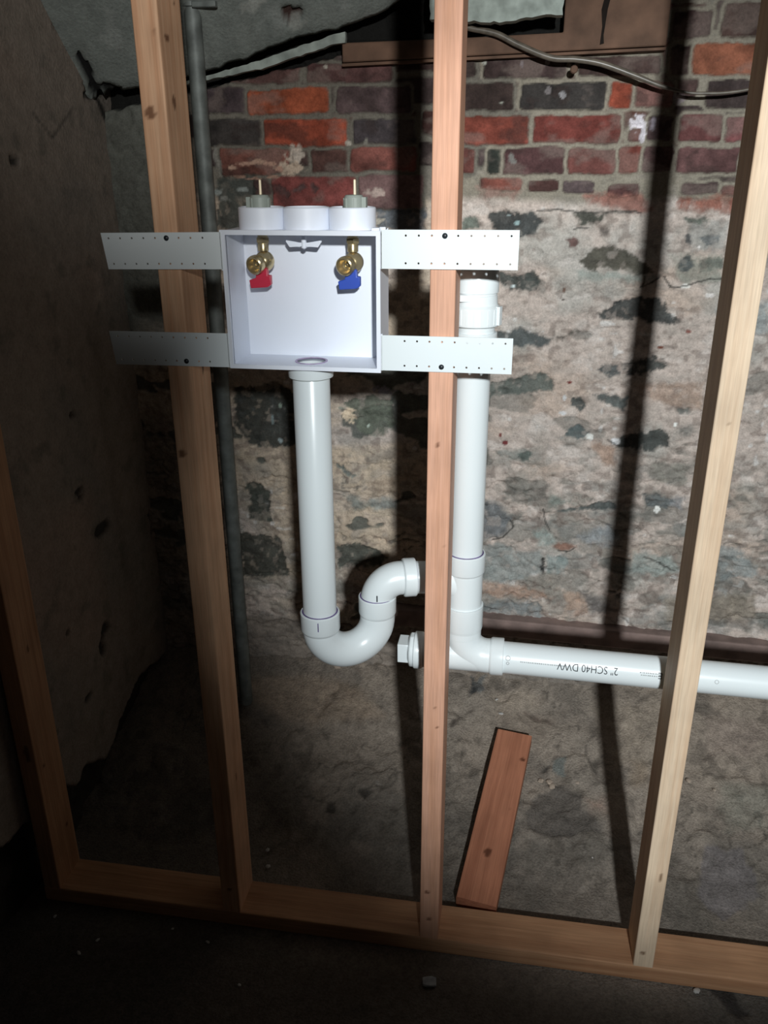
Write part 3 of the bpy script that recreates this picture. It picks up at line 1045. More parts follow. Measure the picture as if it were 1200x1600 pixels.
# ------------------------------------------------------------------ left wall
def left_wall():
    ys = np.arange(-1.9, 0.80, 0.0065)
    zs = np.arange(-0.05, 2.3, 0.0065)
    Y, Z = np.meshgrid(ys, zs)
    A = fbm(Y, Z, 5, 5, 3)
    B = fbm(Y, Z, 20, 4, 6)
    x = -0.860 + 0.0025 * A + 0.001 * B
    col = np.zeros(Y.shape + (3,))
    col[:] = (0.28, 0.235, 0.195)
    put(col, 0.6 * sstep(0, 0.45, A), (0.21, 0.19, 0.165))
    put(col, 0.5 * sstep(0.1, 0.5, fbm(Y, Z, 3, 3, 9)), (0.33, 0.24, 0.19))
    put(col, 0.45 * sstep(0.25, 0.5, B), (0.13, 0.12, 0.10))
    b = np.array(sorted(LBASE))
    base = np.interp(ys, b[:, 0], b[:, 1])[None, :] + 0.018 * fbm(Y, Z, 16, 4, 8)
    m = sstep(0.004, -0.004, Z - base)
    rough = fbm(Y, Z, 18, 4, 1)
    x = x - m * (0.035 + 0.02 * rough)
    put(col, m, (0.045, 0.04, 0.034))
    edge = np.exp(-((Z - base) / 0.006) ** 2)
    put(col, 0.6 * edge, (0.27, 0.25, 0.22))
    for y, z, ry, rz in LWM:
        d = np.hypot((Y - y) / max(ry, 0.006), (Z - z) / max(rz, 0.006)) + 0.9 * fbm(Y, Z, 45, 3, 5)
        q = sstep(1.2, 0.8, d)
        put(col, 0.9 * q, (0.03, 0.03, 0.027))
        x = x - 0.010 * q
    # broken joint under the slab
    jt = np.abs((Z - 1.64) + (Y - 0.72) * 1.0 + 0.012 * fbm(Y, Z, 20, 3, 2))
    q = sstep(0.016, 0.008, jt) * sstep(0.2, 0.3, Y)
    put(col, 0.9 * q, (0.015, 0.015, 0.014))
    # crack
    for ax, az, bx, bz in [(0.60, 1.62, 0.50, 1.56), (0.50, 1.56, 0.44, 1.60), (0.16, 0.33, 0.02, 0.42)]:
        ex, ez = bx - ax, bz - az
        t = np.clip(((Y - ax) * ex + (Z - az) * ez) / (ex * ex + ez * ez), 0, 1)
        d = np.hypot(Y - ax - ex * t, Z - az - ez * t) + 0.004 * B
        put(col, 0.6 * sstep(0.006, 0.002, d), (0.05, 0.045, 0.04))
    P = np.stack([x, Y, Z], -1)
    o = grid_mesh('wall_left', P, col, PLASTERM)
    tag(o, kind='structure')
    o['label'] = 'dark plastered side wall broken away along its foot'


left_wall()


# ------------------------------------------------------------------ ceiling slab
def slab():
    xs = np.arange(-0.87, 1.1, 0.007)
    ts = np.arange(0, 0.62, 0.007)
    X, T = np.meshgrid(xs, ts)
    A = fbm(X, T, 5, 4, 4)
    B = fbm(X, T, 22, 4, 7)
    zl = np.interp(xs, [-0.87, -0.594, -0.397, -0.216, -0.12, 0.2, 1.2], [1.637, 1.690, 1.740, 1.785, 1.83, 1.92, 2.0])[None, :]
    edge = 0.006 * fbm(X, T * 0, 30, 3, 3)
    Y = 0.705 - T * 0.9
    Z = zl + edge + T * 0.9 + 0.006 * A + 0.002 * B
    n = np.exp(-(T / 0.012) ** 2)
    Z = Z + 0.006 * n
    col = np.zeros(X.shape + (3,))
    col[:] = (0.215, 0.238, 0.22)
    put(col, 0.6 * sstep(0, 0.4, A), (0.18, 0.205, 0.19))
    put(col, 0.5 * sstep(0.15, 0.45, B), (0.33, 0.35, 0.33))
    for x, t, rx, rt in [(-0.385, 0.045, 0.022, 0.012), (-0.215, 0.105, 0.035, 0.025), (-0.24, 0.07, 0.008, 0.008), (-0.815, 0.012, 0.02, 0.014), (-0.845, 0.045, 0.010, 0.05)]:
        d = np.hypot((X - x) / rx, (T - t) / rt) + 0.6 * fbm(X, T, 50, 3, 5)
        q = sstep(1.15, 0.9, d)
        put(col, q, (0.06, 0.035, 0.03) if x > -0.7 else (0.012, 0.012, 0.012))
        Z = Z + 0.012 * q
    for x, t, rx, rt in [(-0.38, 0.028, 0.02, 0.010), (-0.33, 0.10, 0.02, 0.01), (-0.46, 0.09, 0.03, 0.012), (-0.19, 0.06, 0.03, 0.015)]:
        d = np.hypot((X - x) / rx, (T - t) / rt) + 0.9 * fbm(X, T, 60, 3, 6)
        put(col, 0.6 * sstep(1.1, 0.7, d), (0.36, 0.37, 0.34))
    P = np.stack([X, Y, Z], -1)
    # back lip so that the slab has thickness
    lip = P[:1].copy()
    lip[..., 1] += 0.004
    lip[..., 2] += 0.08
    P = np.concatenate([lip, P], 0)
    c0 = np.full_like(col[:1], 0.02)
    col = np.concatenate([c0, col], 0)
    o = grid_mesh('ceiling', P, col, PLASTERM)
    tag(o, kind='structure')
    o['label'] = 'grey rough concrete slab sloping up from the back wall'


slab()


def rough_block(name, poly, y0, y1, mat, seed=0, amp=0.003, step=0.010):
    """irregular chunk: outline in (x,z) resampled and jittered, extruded along y"""
    rnd = random.Random(seed)
    pts = []
    n = len(poly)
    for i in range(n):
        a = Vector(poly[i])
        b = Vector(poly[(i + 1) % n])
        k = max(1, int((b - a).length / step))
        for j in range(k):
            p = a.lerp(b, j / k)
            pts.append((p.x + rnd.uniform(-amp, amp), p.y + rnd.uniform(-amp, amp)))
    mb = MB()
    mb.prism(pts, y0, y1)
    return mb.build(name, mat, None, 40)


tag(rough_block('painted_batten', [(-0.66, 1.668), (-0.588, 1.679), (-0.47, 1.697), (-0.30, 1.742), (-0.283, 1.742), (-0.283, 1.764), (-0.33, 1.752), (-0.47, 1.714), (-0.588, 1.687), (-0.66, 1.674)], 0.705, 0.722, PALE, 3, 0.0012),
    'thin pale flaking batten slanting along the slab edge above the bricks', 'batten')
tag(rough_block('plaster_chunk', [(-0.10, 1.772), (-0.02, 1.768), (0.06, 1.764), (0.12, 1.776), (0.160, 1.774), (0.163, 1.85), (-0.10, 1.88)], 0.655, 0.69, PALE2, 5, 0.002),
    'pale greenish-white plaster chunk above the wooden lintel, behind the middle stud', 'plaster')
mb = MB()
mb.prism([(-0.293, 1.707), (0.05, 1.7155), (0.371, 1.7235), (0.371, 1.85), (0.166, 1.85), (0.166, 1.752), (-0.05, 1.747), (-0.293, 1.744)], 0.718, 0.765)
lint = mb.build('wooden_lintel', TIMBER, None, 30, bevel=0.003)
tag(lint, 'old reddish-brown wooden lintel set across the top brick course', 'lintel')
mb = MB()
mb.prism([(-0.294, 1.700), (0.371, 1.7165), (0.371, 1.7215), (-0.294, 1.7055)], 0.722, 0.76)
mb.build('edge_strip', TIMBER, lint, 30)
mb = MB()
mb.prism([(0.240, 1.728), (0.248, 1.730), (0.246, 1.745), (0.250, 1.79), (0.254, 1.81), (0.244, 1.82), (0.238, 1.79), (0.242, 1.76)], 0.7165, 0.73)
tag(mb.build('split', MATTEBLACK, lint, 30), 'black split running up the lintel')

# timber sill along the foot of the stone wall
mb = MB()
rs = []
mb.prism([(-0.19, 0.3965), (1.1, 0.362), (1.1, 0.312), (-0.19, 0.3465)], 0.716, 0.762)
tag(mb.build('timber_sill', TIMBER2, None, 30, bevel=0.004), 'reddish-brown timber sill along the foot of the stone wall', 'timber')


# ------------------------------------------------------------------ lumber
def beam(name, length, w, d, mat, knots=(), parent=None, step=0.0042, r=0.0025, bow=0.0):
    """lumber along local z; origin at the centre of the bottom end. knots: (face, u, z, ru, rz)"""
    sec = []
    hw, hd = w / 2, d / 2
    for cx, cy, a0 in ((hw - r, -hd + r, -PI / 2), (hw - r, hd - r, 0), (-hw + r, hd - r, PI / 2), (-hw + r, -hd + r, PI)):
        for k in range(4):
            a = a0 + k * PI / 6
            sec.append((cx + r * math.cos(a), cy + r * math.sin(a)))
        nx = {-PI / 2: (hw, -hd + r, hw, hd - r), 0: (hw - r, hd, -hw + r, hd), PI / 2: (-hw, hd - r, -hw, -hd + r), PI: (-hw + r, -hd, hw - r, -hd)}[a0]
        L_ = math.hypot(nx[2] - nx[0], nx[3] - nx[1])
        k_n = max(2, int(L_ / step))
        for k in range(1, k_n):
            t = k / k_n
            sec.append((nx[0] + (nx[2] - nx[0]) * t, nx[1] + (nx[3] - nx[1]) * t))
    sec = np.array(sec)
    n = len(sec)
    m = max(2, int(length / step))
    zz = np.linspace(0, length, m + 1)
    V = np.zeros((m + 1, n, 3))
    V[..., 0] = sec[:, 0]
    V[..., 1] = sec[:, 1]
    V[..., 2] = zz[:, None]
    if bow:
        V[..., 0] += bow * np.sin(zz / length * PI)[:, None]
    kn = np.zeros((m + 1, n))
    for face, u, z, ru, rz in knots:
        if face in ('front', 'back'):
            on = (V[..., 1] < -hd + 0.004) if face == 'front' else (V[..., 1] > hd - 0.004)
            du = V[..., 0] - u
        else:
            on = (V[..., 0] > hw - 0.004) if face == 'right' else (V[..., 0] < -hw + 0.004)
            du = V[..., 1] - u
        q = np.hypot(du / ru, (V[..., 2] - z) / rz) + 0.25 * fbm(du, V[..., 2], 120, 2, 4)
        kn = np.maximum(kn, np.where(on, sstep(1.25, 0.85, q) * 0.85, 0))
    faces = []
    for j in range(m):
        b0, b1 = j * n, (j + 1) * n
        faces += [(b0 + i, b0 + (i + 1) % n, b1 + (i + 1) % n, b1 + i) for i in range(n)]
    faces.append(tuple(range(n - 1, -1, -1)))
    faces.append(tuple(m * n + i for i in range(n)))
    me = bpy.data.meshes.new(name)
    me.from_pydata(V.reshape(-1, 3).tolist(), [], faces)
    at = me.attributes.new('knot', 'FLOAT', 'POINT')
    at.data.foreach_set('value', kn.reshape(-1).astype(np.float32))
    return finish(name, me, mat, parent, 40)


def stud(x, mat, knots, label, bow=0.0, z0=0.038, top=2.3, yaw=0.0, w=0.038):
    o = beam('wall_stud', top - z0, w, 0.089, mat, knots, bow=bow)
    o.location = (x, 0.0445, z0)
    o.rotation_euler = (0, 0, yaw)
    tag(o, label, 'stud', 'studs of the new partition')
    return o


def K(face, u, z, ru, rz):
    return (face, u, z - 0.038, ru, rz)


stud(-0.8316, PINED, [K('front', 0.004, .40, .006, .02), K('right', 0.0, .62, .004, .006), K('right', -0.02, .35, .003, .004), K('front', 0, .8, .008, .012), K('right', .02, .16, .004, .005)],
     'dim pine stud standing against the dark side wall')
stud(-0.4207, PINEO, [K('front', -0.006, 1.574, .007, .009), K('front', 0.010, 1.676, .002, .006), K('right', -0.018, 1.672, .010, .004), K('right', -0.012, 1.59, .006, .009), K('front', -.008, 1.06, .006, .008), K('right', .01, 1.20, .004, .02), K('right', .0, .36, .003, .008), K('front', 0.0, .10, .003, .004), K('right', .02, 1.72, .003, .004)],
     'pine stud left of the washer box, round knot near its top')
stud(0.0, PINE, [K('front', -0.003, 1.095, .004, .003), K('front', 0.004, .60, .002, .003), K('front', 0.006, .56, .002, .003), K('front', 0.010, .92, .002, .002), K('front', 0.0, .09, .003, .004), K('front', -.006, .16, .005, .004)],
     'pinkish pine stud crossing in front of the vent pipe')
stud(0.4251, PINEY, [K('front', 0.006, .27, .003, .009), K('front', -0.004, .075, .004, .004), K('front', 0.003, 1.15, .002, .002)],
     'bright pale pine stud at the right, horizontal drain pipe behind it', yaw=0.0)
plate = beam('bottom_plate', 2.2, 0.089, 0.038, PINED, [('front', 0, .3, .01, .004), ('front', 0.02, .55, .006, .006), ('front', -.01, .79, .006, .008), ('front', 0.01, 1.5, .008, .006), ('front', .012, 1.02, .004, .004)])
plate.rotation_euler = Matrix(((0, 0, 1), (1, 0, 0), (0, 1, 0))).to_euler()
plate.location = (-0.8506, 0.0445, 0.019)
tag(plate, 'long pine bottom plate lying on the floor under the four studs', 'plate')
# lumber offcut lying on the rising ground
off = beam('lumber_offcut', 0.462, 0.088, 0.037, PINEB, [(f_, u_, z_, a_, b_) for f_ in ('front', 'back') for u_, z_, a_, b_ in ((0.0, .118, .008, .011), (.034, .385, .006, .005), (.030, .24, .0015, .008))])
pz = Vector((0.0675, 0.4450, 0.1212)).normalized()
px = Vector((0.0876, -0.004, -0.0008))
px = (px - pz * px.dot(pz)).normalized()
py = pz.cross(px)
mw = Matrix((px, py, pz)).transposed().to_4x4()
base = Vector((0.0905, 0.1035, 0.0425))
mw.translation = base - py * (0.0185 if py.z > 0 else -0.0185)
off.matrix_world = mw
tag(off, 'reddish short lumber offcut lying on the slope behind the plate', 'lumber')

# ------------------------------------------------------------------ galvanised pipe by the wall
t = thing('steel_pipe', (-0.578, 0.61, 0.13), 'grey galvanised steel pipe standing close behind the knotty stud', 'pipe')
MB().lathe((-0.578, 0.61, 0.13), (0, 0, 1), [(0, .0172), (1.70, .0172)], 32).build('pipe_run', GALV, t)
MB().lathe((-0.578, 0.61, 1.800), (0, 0, 1), [(0, .0172), (0.001, .023), (.03, .023), (.031, .0172)], 32).build('coupling', GALV, t)
mb = MB()
mb.box(-0.57, -0.52, 0.585, 0.600, 1.797, 1.809)
mb.build('bracket', GALV, t, bevel=0.002)
place(t)

# cable
cp = [(-0.10, .708, 1.79), (-0.06, .706, 1.777), (-0.028, .704, 1.764), (0.031, .703, 1.751), (0.077, .702, 1.73), (0.143, .70, 1.705), (0.194, .70, 1.701), (0.246, .70, 1.692), (0.311, .70, 1.67), (0.369, .70, 1.649), (0.42, .70, 1.637), (0.458, .70, 1.635), (0.5, .70, 1.636), (0.548, .70, 1.643), (0.62, .70, 1.66), (0.75, .71, 1.70), (1.0, .72, 1.76)]


def catmull(p, k=8):
    p = [Vector(q) for q in p]
    out = []
    for i in range(len(p) - 1):
        a = p[max(0, i - 1)]
        b = p[i]
        c = p[i + 1]
        d = p[min(len(p) - 1, i + 2)]
        for j in range(k):
            s = j / k
            out.append(0.5 * ((2 * b) + (c - a) * s + (2 * a - 5 * b + 4 * c - d) * s * s + (3 * b - a - 3 * c + d) * s ** 3))
    out.append(p[-1])
    return out


cc = catmull(cp)
rad = [0.0062 if q.x < 0.30 else (0.0062 - 0.0032 * min(1, (q.x - 0.30) / 0.10)) for q in cc]
tag(MB().sweep(cc, rad, 12).build('cable', CABLE), 'dark brown cable drooping from the lintel across the bricks', 'cable')
cl = MB()
cl.lathe((0.192, 0.735, 1.683), (0, -1, 0), [(0, .006), (.03, .005), (.034, .008), (.037, .006)], 12)
tag(cl.build('rusty_nail', TIMBER), 'rusty nail stub in the brick joint just under the cable', 'nail')


# ------------------------------------------------------------------ washer outlet box
def plate_holes(us, vs_, cells, hr, n=8):
    """flat plate on the grid us x vs_; cells (i,j) carry a round hole. returns verts(u,v), faces"""
    V = []
    F = []
    idx = {}

    def vert(u, v):
        k = (round(u, 6), round(v, 6))
        if k not in idx:
            idx[k] = len(V)
            V.append(k)
        return idx[k]
    for i in range(len(us) - 1):
        for j in range(len(vs_) - 1):
            u0, u1, v0, v1 = us[i], us[i + 1], vs_[j], vs_[j + 1]
            um, vm = (u0 + u1) / 2, (v0 + v1) / 2
            ring = [(u1, vm), (u1, v1), (um, v1), (u0, v1), (u0, vm), (u0, v0), (um, v0), (u1, v0)]
            o = [vert(*q) for q in ring]
            if (i, j) in cells:
                c = []
                for k in range(8):
                    a = k * PI / 4
                    c.append(vert(um + hr * math.cos(a), vm + hr * math.sin(a)))
                for k in range(8):
                    k2 = (k + 1) % 8
                    F.append((c[k], o[k], o[k2], c[k2]))
            else:
                F.append(tuple(o))
    return V, F


BX0, BX1, BZ0, BZ1, BD = -0.331, -0.094, 1.209, 1.4145, 0.083
BCX, BCY = -0.2125, 0.042
box = thing('washer_outlet_box', (BCX, 0.04, BZ0), 'white plastic washing machine outlet box strapped between the studs', 'outlet box')
T = 0.0042
mb = MB()
VXS = (-0.2835, -0.1425)
us = [BX0, VXS[0] - .02, VXS[0] + .02, VXS[1] - .02, VXS[1] + .02, BX1]
for zf in (BZ1 - T, BZ1):
    V, F = plate_holes(us, [0, .026, .066, BD], {(1, 1), (3, 1)}, 0.0115, 8)
    mb.add([(u, v, zf) for u, v in V], F)
mb.box(BX0, BX1, -0.0003, 0.0001, BZ1 - T, BZ1)
mb.box(BX0, BX0 + T, 0, BD, BZ0, BZ1 - T)             # left
mb.box(BX1 - T, BX1, 0, BD, BZ0, BZ1 - T)             # right
mb.box(BX0, BX1, BD, BD + 0.003, BZ0, BZ1)            # back
us = [BX0 + T, BCX - 0.036, BCX + 0.036, BX1 - T]
vs_ = [0, BCY - 0.036, BCY + 0.036, BD]
for zf, sgn in ((BZ0 + T, 1), (BZ0, -1)):
    V, F = plate_holes(us, vs_, {(1, 1)}, 0.0262)
    mb.add([(u, v, zf) for u, v in V], F if sgn > 0 else [tuple(reversed(f)) for f in F])
mb.box(BX0 + T, BX1 - T, -0.0003, 0.0001, BZ0, BZ0 + T)
# moulded rim standing proud of the mouth
xo0, xo1, zo0, zo1 = BX0 - .002, BX1 + .002, BZ0 - .001, BZ1 + .001
xi0, xi1, zi0, zi1 = BX0 + .0042, BX1 - .0042, BZ0 + .0055, BZ1 - .0060
fr = [(x, y, z) for y in (-.004, .002) for (x, z) in ((xo0, zo0), (xo1, zo0), (xo1, zo1), (xo0, zo1), (xi0, zi0), (xi1, zi0), (xi1, zi1), (xi0, zi1))]
ff = []
for k in range(4):
    k2 = (k + 1) % 4
    ff += [(k, k2, k2 + 4, k + 4), (k + 8, k + 12, k2 + 12, k2 + 8), (k, k + 8, k2 + 8, k2), (k + 4, k2 + 4, k2 + 12, k + 12)]
mb.add(fr, ff)
mb.build('housing', PVCBOX, box, 30)
MB().lathe((BCX, BCY, BZ0 + T - .0005), (0, 0, 1), [(0, .0262), (.0014, .0262), (.0014, .0228), (0, .0228)], 48, closed=True).build('primer_ring', PRIMERWASH, box)
# three round pockets on top
for i, cx in enumerate((BCX - 0.0705, BCX, BCX + 0.0705)):
    R0 = 0.0352
    MB().lathe((cx, 0.046, BZ1), (0, 0, 1), [(0, R0), (.0300, R0), (.0315, R0 - .0012), (.0318, R0 - .003), (.0300, R0 - .0042), (.003, R0 - .0042), (.003, .0150)], 56, caps=False).build('collar', PVCBOX, box)
for s in (0, 1):
    cx = (BCX - 0.0705, BCX + 0.0705)[s]
    MB().lathe((cx, 0.046, BZ1 - T - .001), (0, 0, 1), [(0, .030), (.001, .030), (.001, .0125), (0, .0125)], 40, closed=True).build('socket_ring', PVCBOX, box)
# wing plug under the top
mb = MB()
wx, wy, wz_ = BCX - 0.004, 0.038, 1.3925
mb.lathe((wx, wy, wz_ - .007), (0, 0, 1), [(0, .001), (.002, .004), (.020, .004)], 16)
for sg in (-1, 1):
    mb.prism([(wx, wz_ - .0025), (wx + sg * .022, wz_ - .0040), (wx + sg * .028, wz_ + .0045), (wx + sg * .027, wz_ + .0060), (wx + sg * .006, wz_ + .0026), (wx, wz_ + .003)], wy - .0022, wy + .0022)
mb.build('wing_plug', PVCBOX, box, 30)
# small hook tabs at the mouth corners
mb = MB()
mb.box(BX1 - .012, BX1 + .006, 0.002, 0.020, BZ1, BZ1 + .005)
mb.box(BX1 + .001, BX1 + .010, -.003, .002, BZ1 - .001, BZ1 + .0065)
mb.build('corner_tab', PVCBOX, box, 30, bevel=.001)


def strap(x_in, x_out, z_in, z_out, hgt, first, label, nail):
    """perforated mounting strap; first = x of the outermost hole"""
    sg = 1 if x_out > x_in else -1
    pitch = 0.01885
    cols = [first - sg * pitch * i for i in range(9)]
    cs = sorted(cols)
    us = [min(x_in, x_out)]
    hw = pitch / 2
    if cs[0] - hw - us[0] > 0.0005:
        us.append(cs[0] - hw)
    for k, c in enumerate(cs):
        us.append(c + hw)
    if max(x_in, x_out) - us[-1] > 0.0005:
        us.append(max(x_in, x_out))
    i0 = 1 if abs(us[1] - (cs[0] - hw)) < 1e-6 else 0
    m_ = 0.0080
    vz = [0, m_ - .0055, m_ + .0055, hgt - m_ - .0055, hgt - m_ + .0055, hgt]
    cells = {(i0 + k, j) for k in range(9) for j in (1, 3)}
    V, F = plate_holes(us, vz, cells, 0.0016)

    def zz(u):
        t = (u - x_in) / (x_out - x_in)
        return z_in + (z_out - z_in) * t
    W = []
    for u, v in V:
        sh = 0.006 * (1 - v / hgt) * (abs(u - x_in) / abs(x_out - x_in)) if sg < 0 else 0
        W.append((u + sh, -0.0035, zz(u) + v))
    mb = MB()
    mb.add(W, [tuple(f) for f in F])
    o = mb.build('strap', PVC, box, 0)
    so = o.modifiers.new('thick', 'SOLIDIFY')
    so.thickness = 0.002
    so.offset = 0
    o['label'] = label
    # screw head
    ci, row = nail
    u = cols[ci]
    v = (m_, hgt - m_)[row]
    s = MB()
    s.lathe((u, -0.0045, zz(u) + v), (0, -1, 0), [(-.03, .0016), (0, .0016), (0, .0038), (.0012, .0040), (.0026, .0026), (.0032, .0006)], 20)
    q = s.build('screw', BLACK, box)
    q['label'] = 'black screw head'


strap(BX1 + .003, .1075, 1.363, 1.3635, .0545, .0965, 'upper right perforated strap', (5, 1))
strap(BX1 + .003, .1065, 1.2125, 1.2125, .0535, .0955, 'lower right perforated strap', (5, 0))
strap(BX0 - .001, -.5235, 1.359, 1.3565, .0535, -.5125, 'upper left perforated strap', (5, 1))
strap(BX0 - .001, -.5300, 1.2095, 1.2085, .0530, -.5175, 'lower left perforated strap', (6, 0))
# flanges joining straps to the box corner
for q in ((BX0 - .004, BX0 - .0021, 1.357, 1.4155), (BX0 - .004, BX0 - .0021, 1.209, 1.2625), (BX1 + .0021, BX1 + .005, 1.3625, 1.420), (BX1 + .0021, BX1 + .005, 1.2120, 1.2675)):
    MB().box(q[0], q[1], -.0045, .004, q[2], q[3]).build('strap_flange', PVCBOX, box, 30, bevel=.0005)
place(box)


# ------------------------------------------------------------------ valves
def valve(cx, handle_mat, label, fin, stub_x, hl):
    t = thing('water_valve', (cx, 0.046, 1.33), label, 'valve', 'washer valves')
    y = 0.046
    # threaded ferrule and nut
    mb = MB()
    mb.lathe((cx, y, 1.3815), (0, 0, 1), [(0, .0072), (.0005, .0085), (.013, .0085), (.014, .0078), (.030, .0078)], 24)
    mb.lathe((cx, y, 1.3935), (0, 0, 1), [(0, .0088), (.001, .0105), (.0075, .0105), (.0085, .0092)], 6)
    mb.build('nut', BRASS, t)
    # ball body
    bz = 1.3665
    prof = [(-.0155 * math.cos(a), max(.0005, .0155 * math.sin(a))) for a in [PI * i / 18 for i in range(19)]]
    mb = MB()
    mb.lathe((cx + .0010, y, bz), (0, 0, 1), prof, 32)
    mb.build('body', BRASS, t)
    # hose outlet: wide ring with a threaded bore, turned to the lower left
    d = Vector((-0.30, -0.92, -0.18)).normalized()
    o0 = Vector((cx - .0025, y - .004, bz - .0005))
    pr = [(0, .0105), (.008, .0125), (.012, .0142), (.018, .0147), (.0215, .0142), (.0228, .0126), (.0222, .0108), (.018, .0092), (.016, .0088), (.012, .0075), (.011, .0052), (.004, .0048), (.003, .0008)]
    MB().lathe(o0, d, pr, 36, caps=False).build('hose_outlet', BRASS, t)
    mb = MB()
    mb.lathe(o0, d, [(.0045, .0030), (.0135, .0030), (.014, .0022)], 16)
    mb.build('stem', BRASS, t)
    # lever
    hx = cx - .0035
    mb = MB()
    mb.prism([(hx - .0065, 1.3550), (hx + .0115, 1.3575), (hx + .0120, 1.3465), (hx + .0165, 1.3465), (hx + .0165, 1.3325), (hx + .0110, 1.3285), (hx - .0160, 1.3265), (hx - .0180, 1.3390), (hx - .0070, 1.3425)], y - .014, y - .003)
    q = mb.build('lever', handle_mat, t, 30, bevel=.0012)
    q['label'] = hl
    # grey adaptor on top, with a side fin
    mb = MB()
    mb.lathe((stub_x, y, 1.4165), (0, 0, 1), [(0, .0145), (.043, .0145), (.0462, .0125), (.047, .004)], 28)
    for a in range(6):
        an = a * PI / 3 + .3
        mb.box(-.002, .002, .010, .0165, 0, .042, Matrix.Translation((stub_x, y, 1.4165)) @ Matrix.Rotation(an, 4, 'Z'))
    mb.box(stub_x + fin * .013, stub_x + fin * .0195, y - .008, y + .006, 1.4165, 1.4600)
    q = mb.build('adaptor', GREYP, t, 30)
    q['label'] = 'grey-green plastic adaptor'
    mb = MB()
    mb.lathe((stub_x + .0015, y, 1.462), (0, 0, 1), [(0, .0022), (.0215, .0020), (.0225, .001)], 12)
    q = mb.build('rod', COPPER, t)
    q['label'] = 'bright thin brass rod'
    place(t)


valve(-0.2835, RED, 'brass hot water valve with red lever, left in the outlet box', -1, -0.2845, 'red lever')
valve(-0.1425, BLUE, 'brass cold water valve with blue lever, right in the outlet box', 1, -0.1395, 'blue lever')


# ------------------------------------------------------------------ drain pipes
PR = 0.0302
HR = 0.0358


def hub(org, axis, L, parent, r=HR, inner=PR + .0002, lip=True, name='hub', ring=True, back=0.0, ):
    """socket: starts at org, mouth at org + axis*L"""
    pr = [(-back, inner + .002), (0, r - .0006), (.002, r), (L - .0015, r), (L, r - .0012), (L, inner + .001), (L - .006, inner - .0005)]
    o = MB().lathe(org, axis, pr, 56, caps=False).build(name, PVC, parent)
    if ring:
        a = Vector(axis).normalized()
        q = MB().lathe(Vector(org) + a * (L - .0002), axis, [(0, inner + .0022), (.0009, inner + .0018), (.0009, inner - .0010), (0, inner - .0010)], 56, closed=True).build('primer_line', PURPLE, parent)
        q['label'] = 'thin purple primer line'
    return o


def arc(c, u, v, R, a0, a1, n=20):
    c = Vector(c)
    u = Vector(u)
    v = Vector(v)
    return [c + (u * math.cos(a0 + (a1 - a0) * i / n) + v * math.sin(a0 + (a1 - a0) * i / n)) * R for i in range(n + 1)]


Z3 = Vector((0, 0, 1))
SXp, SYp = BCX - .0015, BCY
# standpipe from the box down to the trap
t = thing('standpipe', (SXp, SYp, .742), 'white vertical pipe dropping from the box down into the trap', 'pipe')
mb = MB()
mb.lathe((SXp, SYp, .742), (0, 0, 1), [(0, PR), (.456, PR), (.463, .0255), (.467, .0255), (.467, .0225), (0, .0225)], 56, closed=True)
mb.build('pipe_run', PVC, t)
MB().lathe((SXp, SYp, 1.1885), (0, 0, 1), [(0, PR), (.0005, HR + .0002), (.018, .0374), (.0200, .0374)], 56, caps=False).build('hub', PVC, t)
q = MB().lathe((SXp, SYp, 1.1875), (0, 0, 1), [(0, PR), (0, PR + .003), (.0011, PR + .0035), (.0011, PR)], 56, closed=True).build('shadow_line', GREYP, t)
q.name = 'painted_shadow_line'  # grey ring under the hub, a shadow line put in as colour
place(t)

# trap
A = Vector((SXp, SYp, 0))
Bp = Vector((-0.1185, 0.100, 0))
e = (Bp - A).normalized()
R = (Bp - A).length / 2
mid = (A + Bp) / 2
t = thing('p_trap', (mid.x, mid.y, .63), 'white U-shaped drain trap at the foot of the standpipe', 'trap')
zc = .722
c3 = Vector((mid.x, mid.y, zc))
path = [Vector((A.x, A.y, .7395))] + arc(c3, -e, -Z3, R, 0, PI, 30) + [Vector((Bp.x, Bp.y, .744))]
MB().sweep(path, .0325, 48, caps=False).build('bend', PVC, t, 60)
hub((A.x, A.y, .722), Z3, .036, t, back=.004)
hub((Bp.x, Bp.y, .733), Z3, .034, t, r=.0350, back=.004)
MB().box(A.x + .004, A.x + .0055, A.y - .0366, A.y - .0352, .735, .752).build('ink_mark', PURPLE, t)
place(t)
# elbow on the trap outlet
t = thing('pipe_elbow', (Bp.x, Bp.y, .75), 'white quarter bend turning from the trap toward the tee', 'elbow')
D = Vector((0.955, 0.296, 0)).normalized()
Rb = .043
za = .757
cc_ = Vector((Bp.x, Bp.y, za)) + D * Rb
path = [Vector((Bp.x, Bp.y, .747))] + arc(cc_, -D, Z3, Rb, 0, PI / 2, 20)
e1 = path[-1]
path.append(e1 + D * .012)
MB().sweep(path, .0312, 48, caps=False).build('bend', PVC, t, 60)
hs = e1 + D * .006
hub(hs, D, .022, t, back=.002)
MB().box(Bp.x + .004, Bp.x + .006, Bp.y - .0320, Bp.y - .0306, .770, .782).build('ink_mark', BLACK, t)
place(t)
VX, VY = .0405, .1275
# trap arm
t0 = hs + D * .0075
t1 = Vector((VX - .052, VY, t0.z - .001))
tag(MB().lathe(t0, t1 - t0, [(0, PR), ((t1 - t0).length, PR)], 48).build('trap_arm', PVC), 'short white pipe between elbow and tee, behind the pinkish stud', 'pipe')
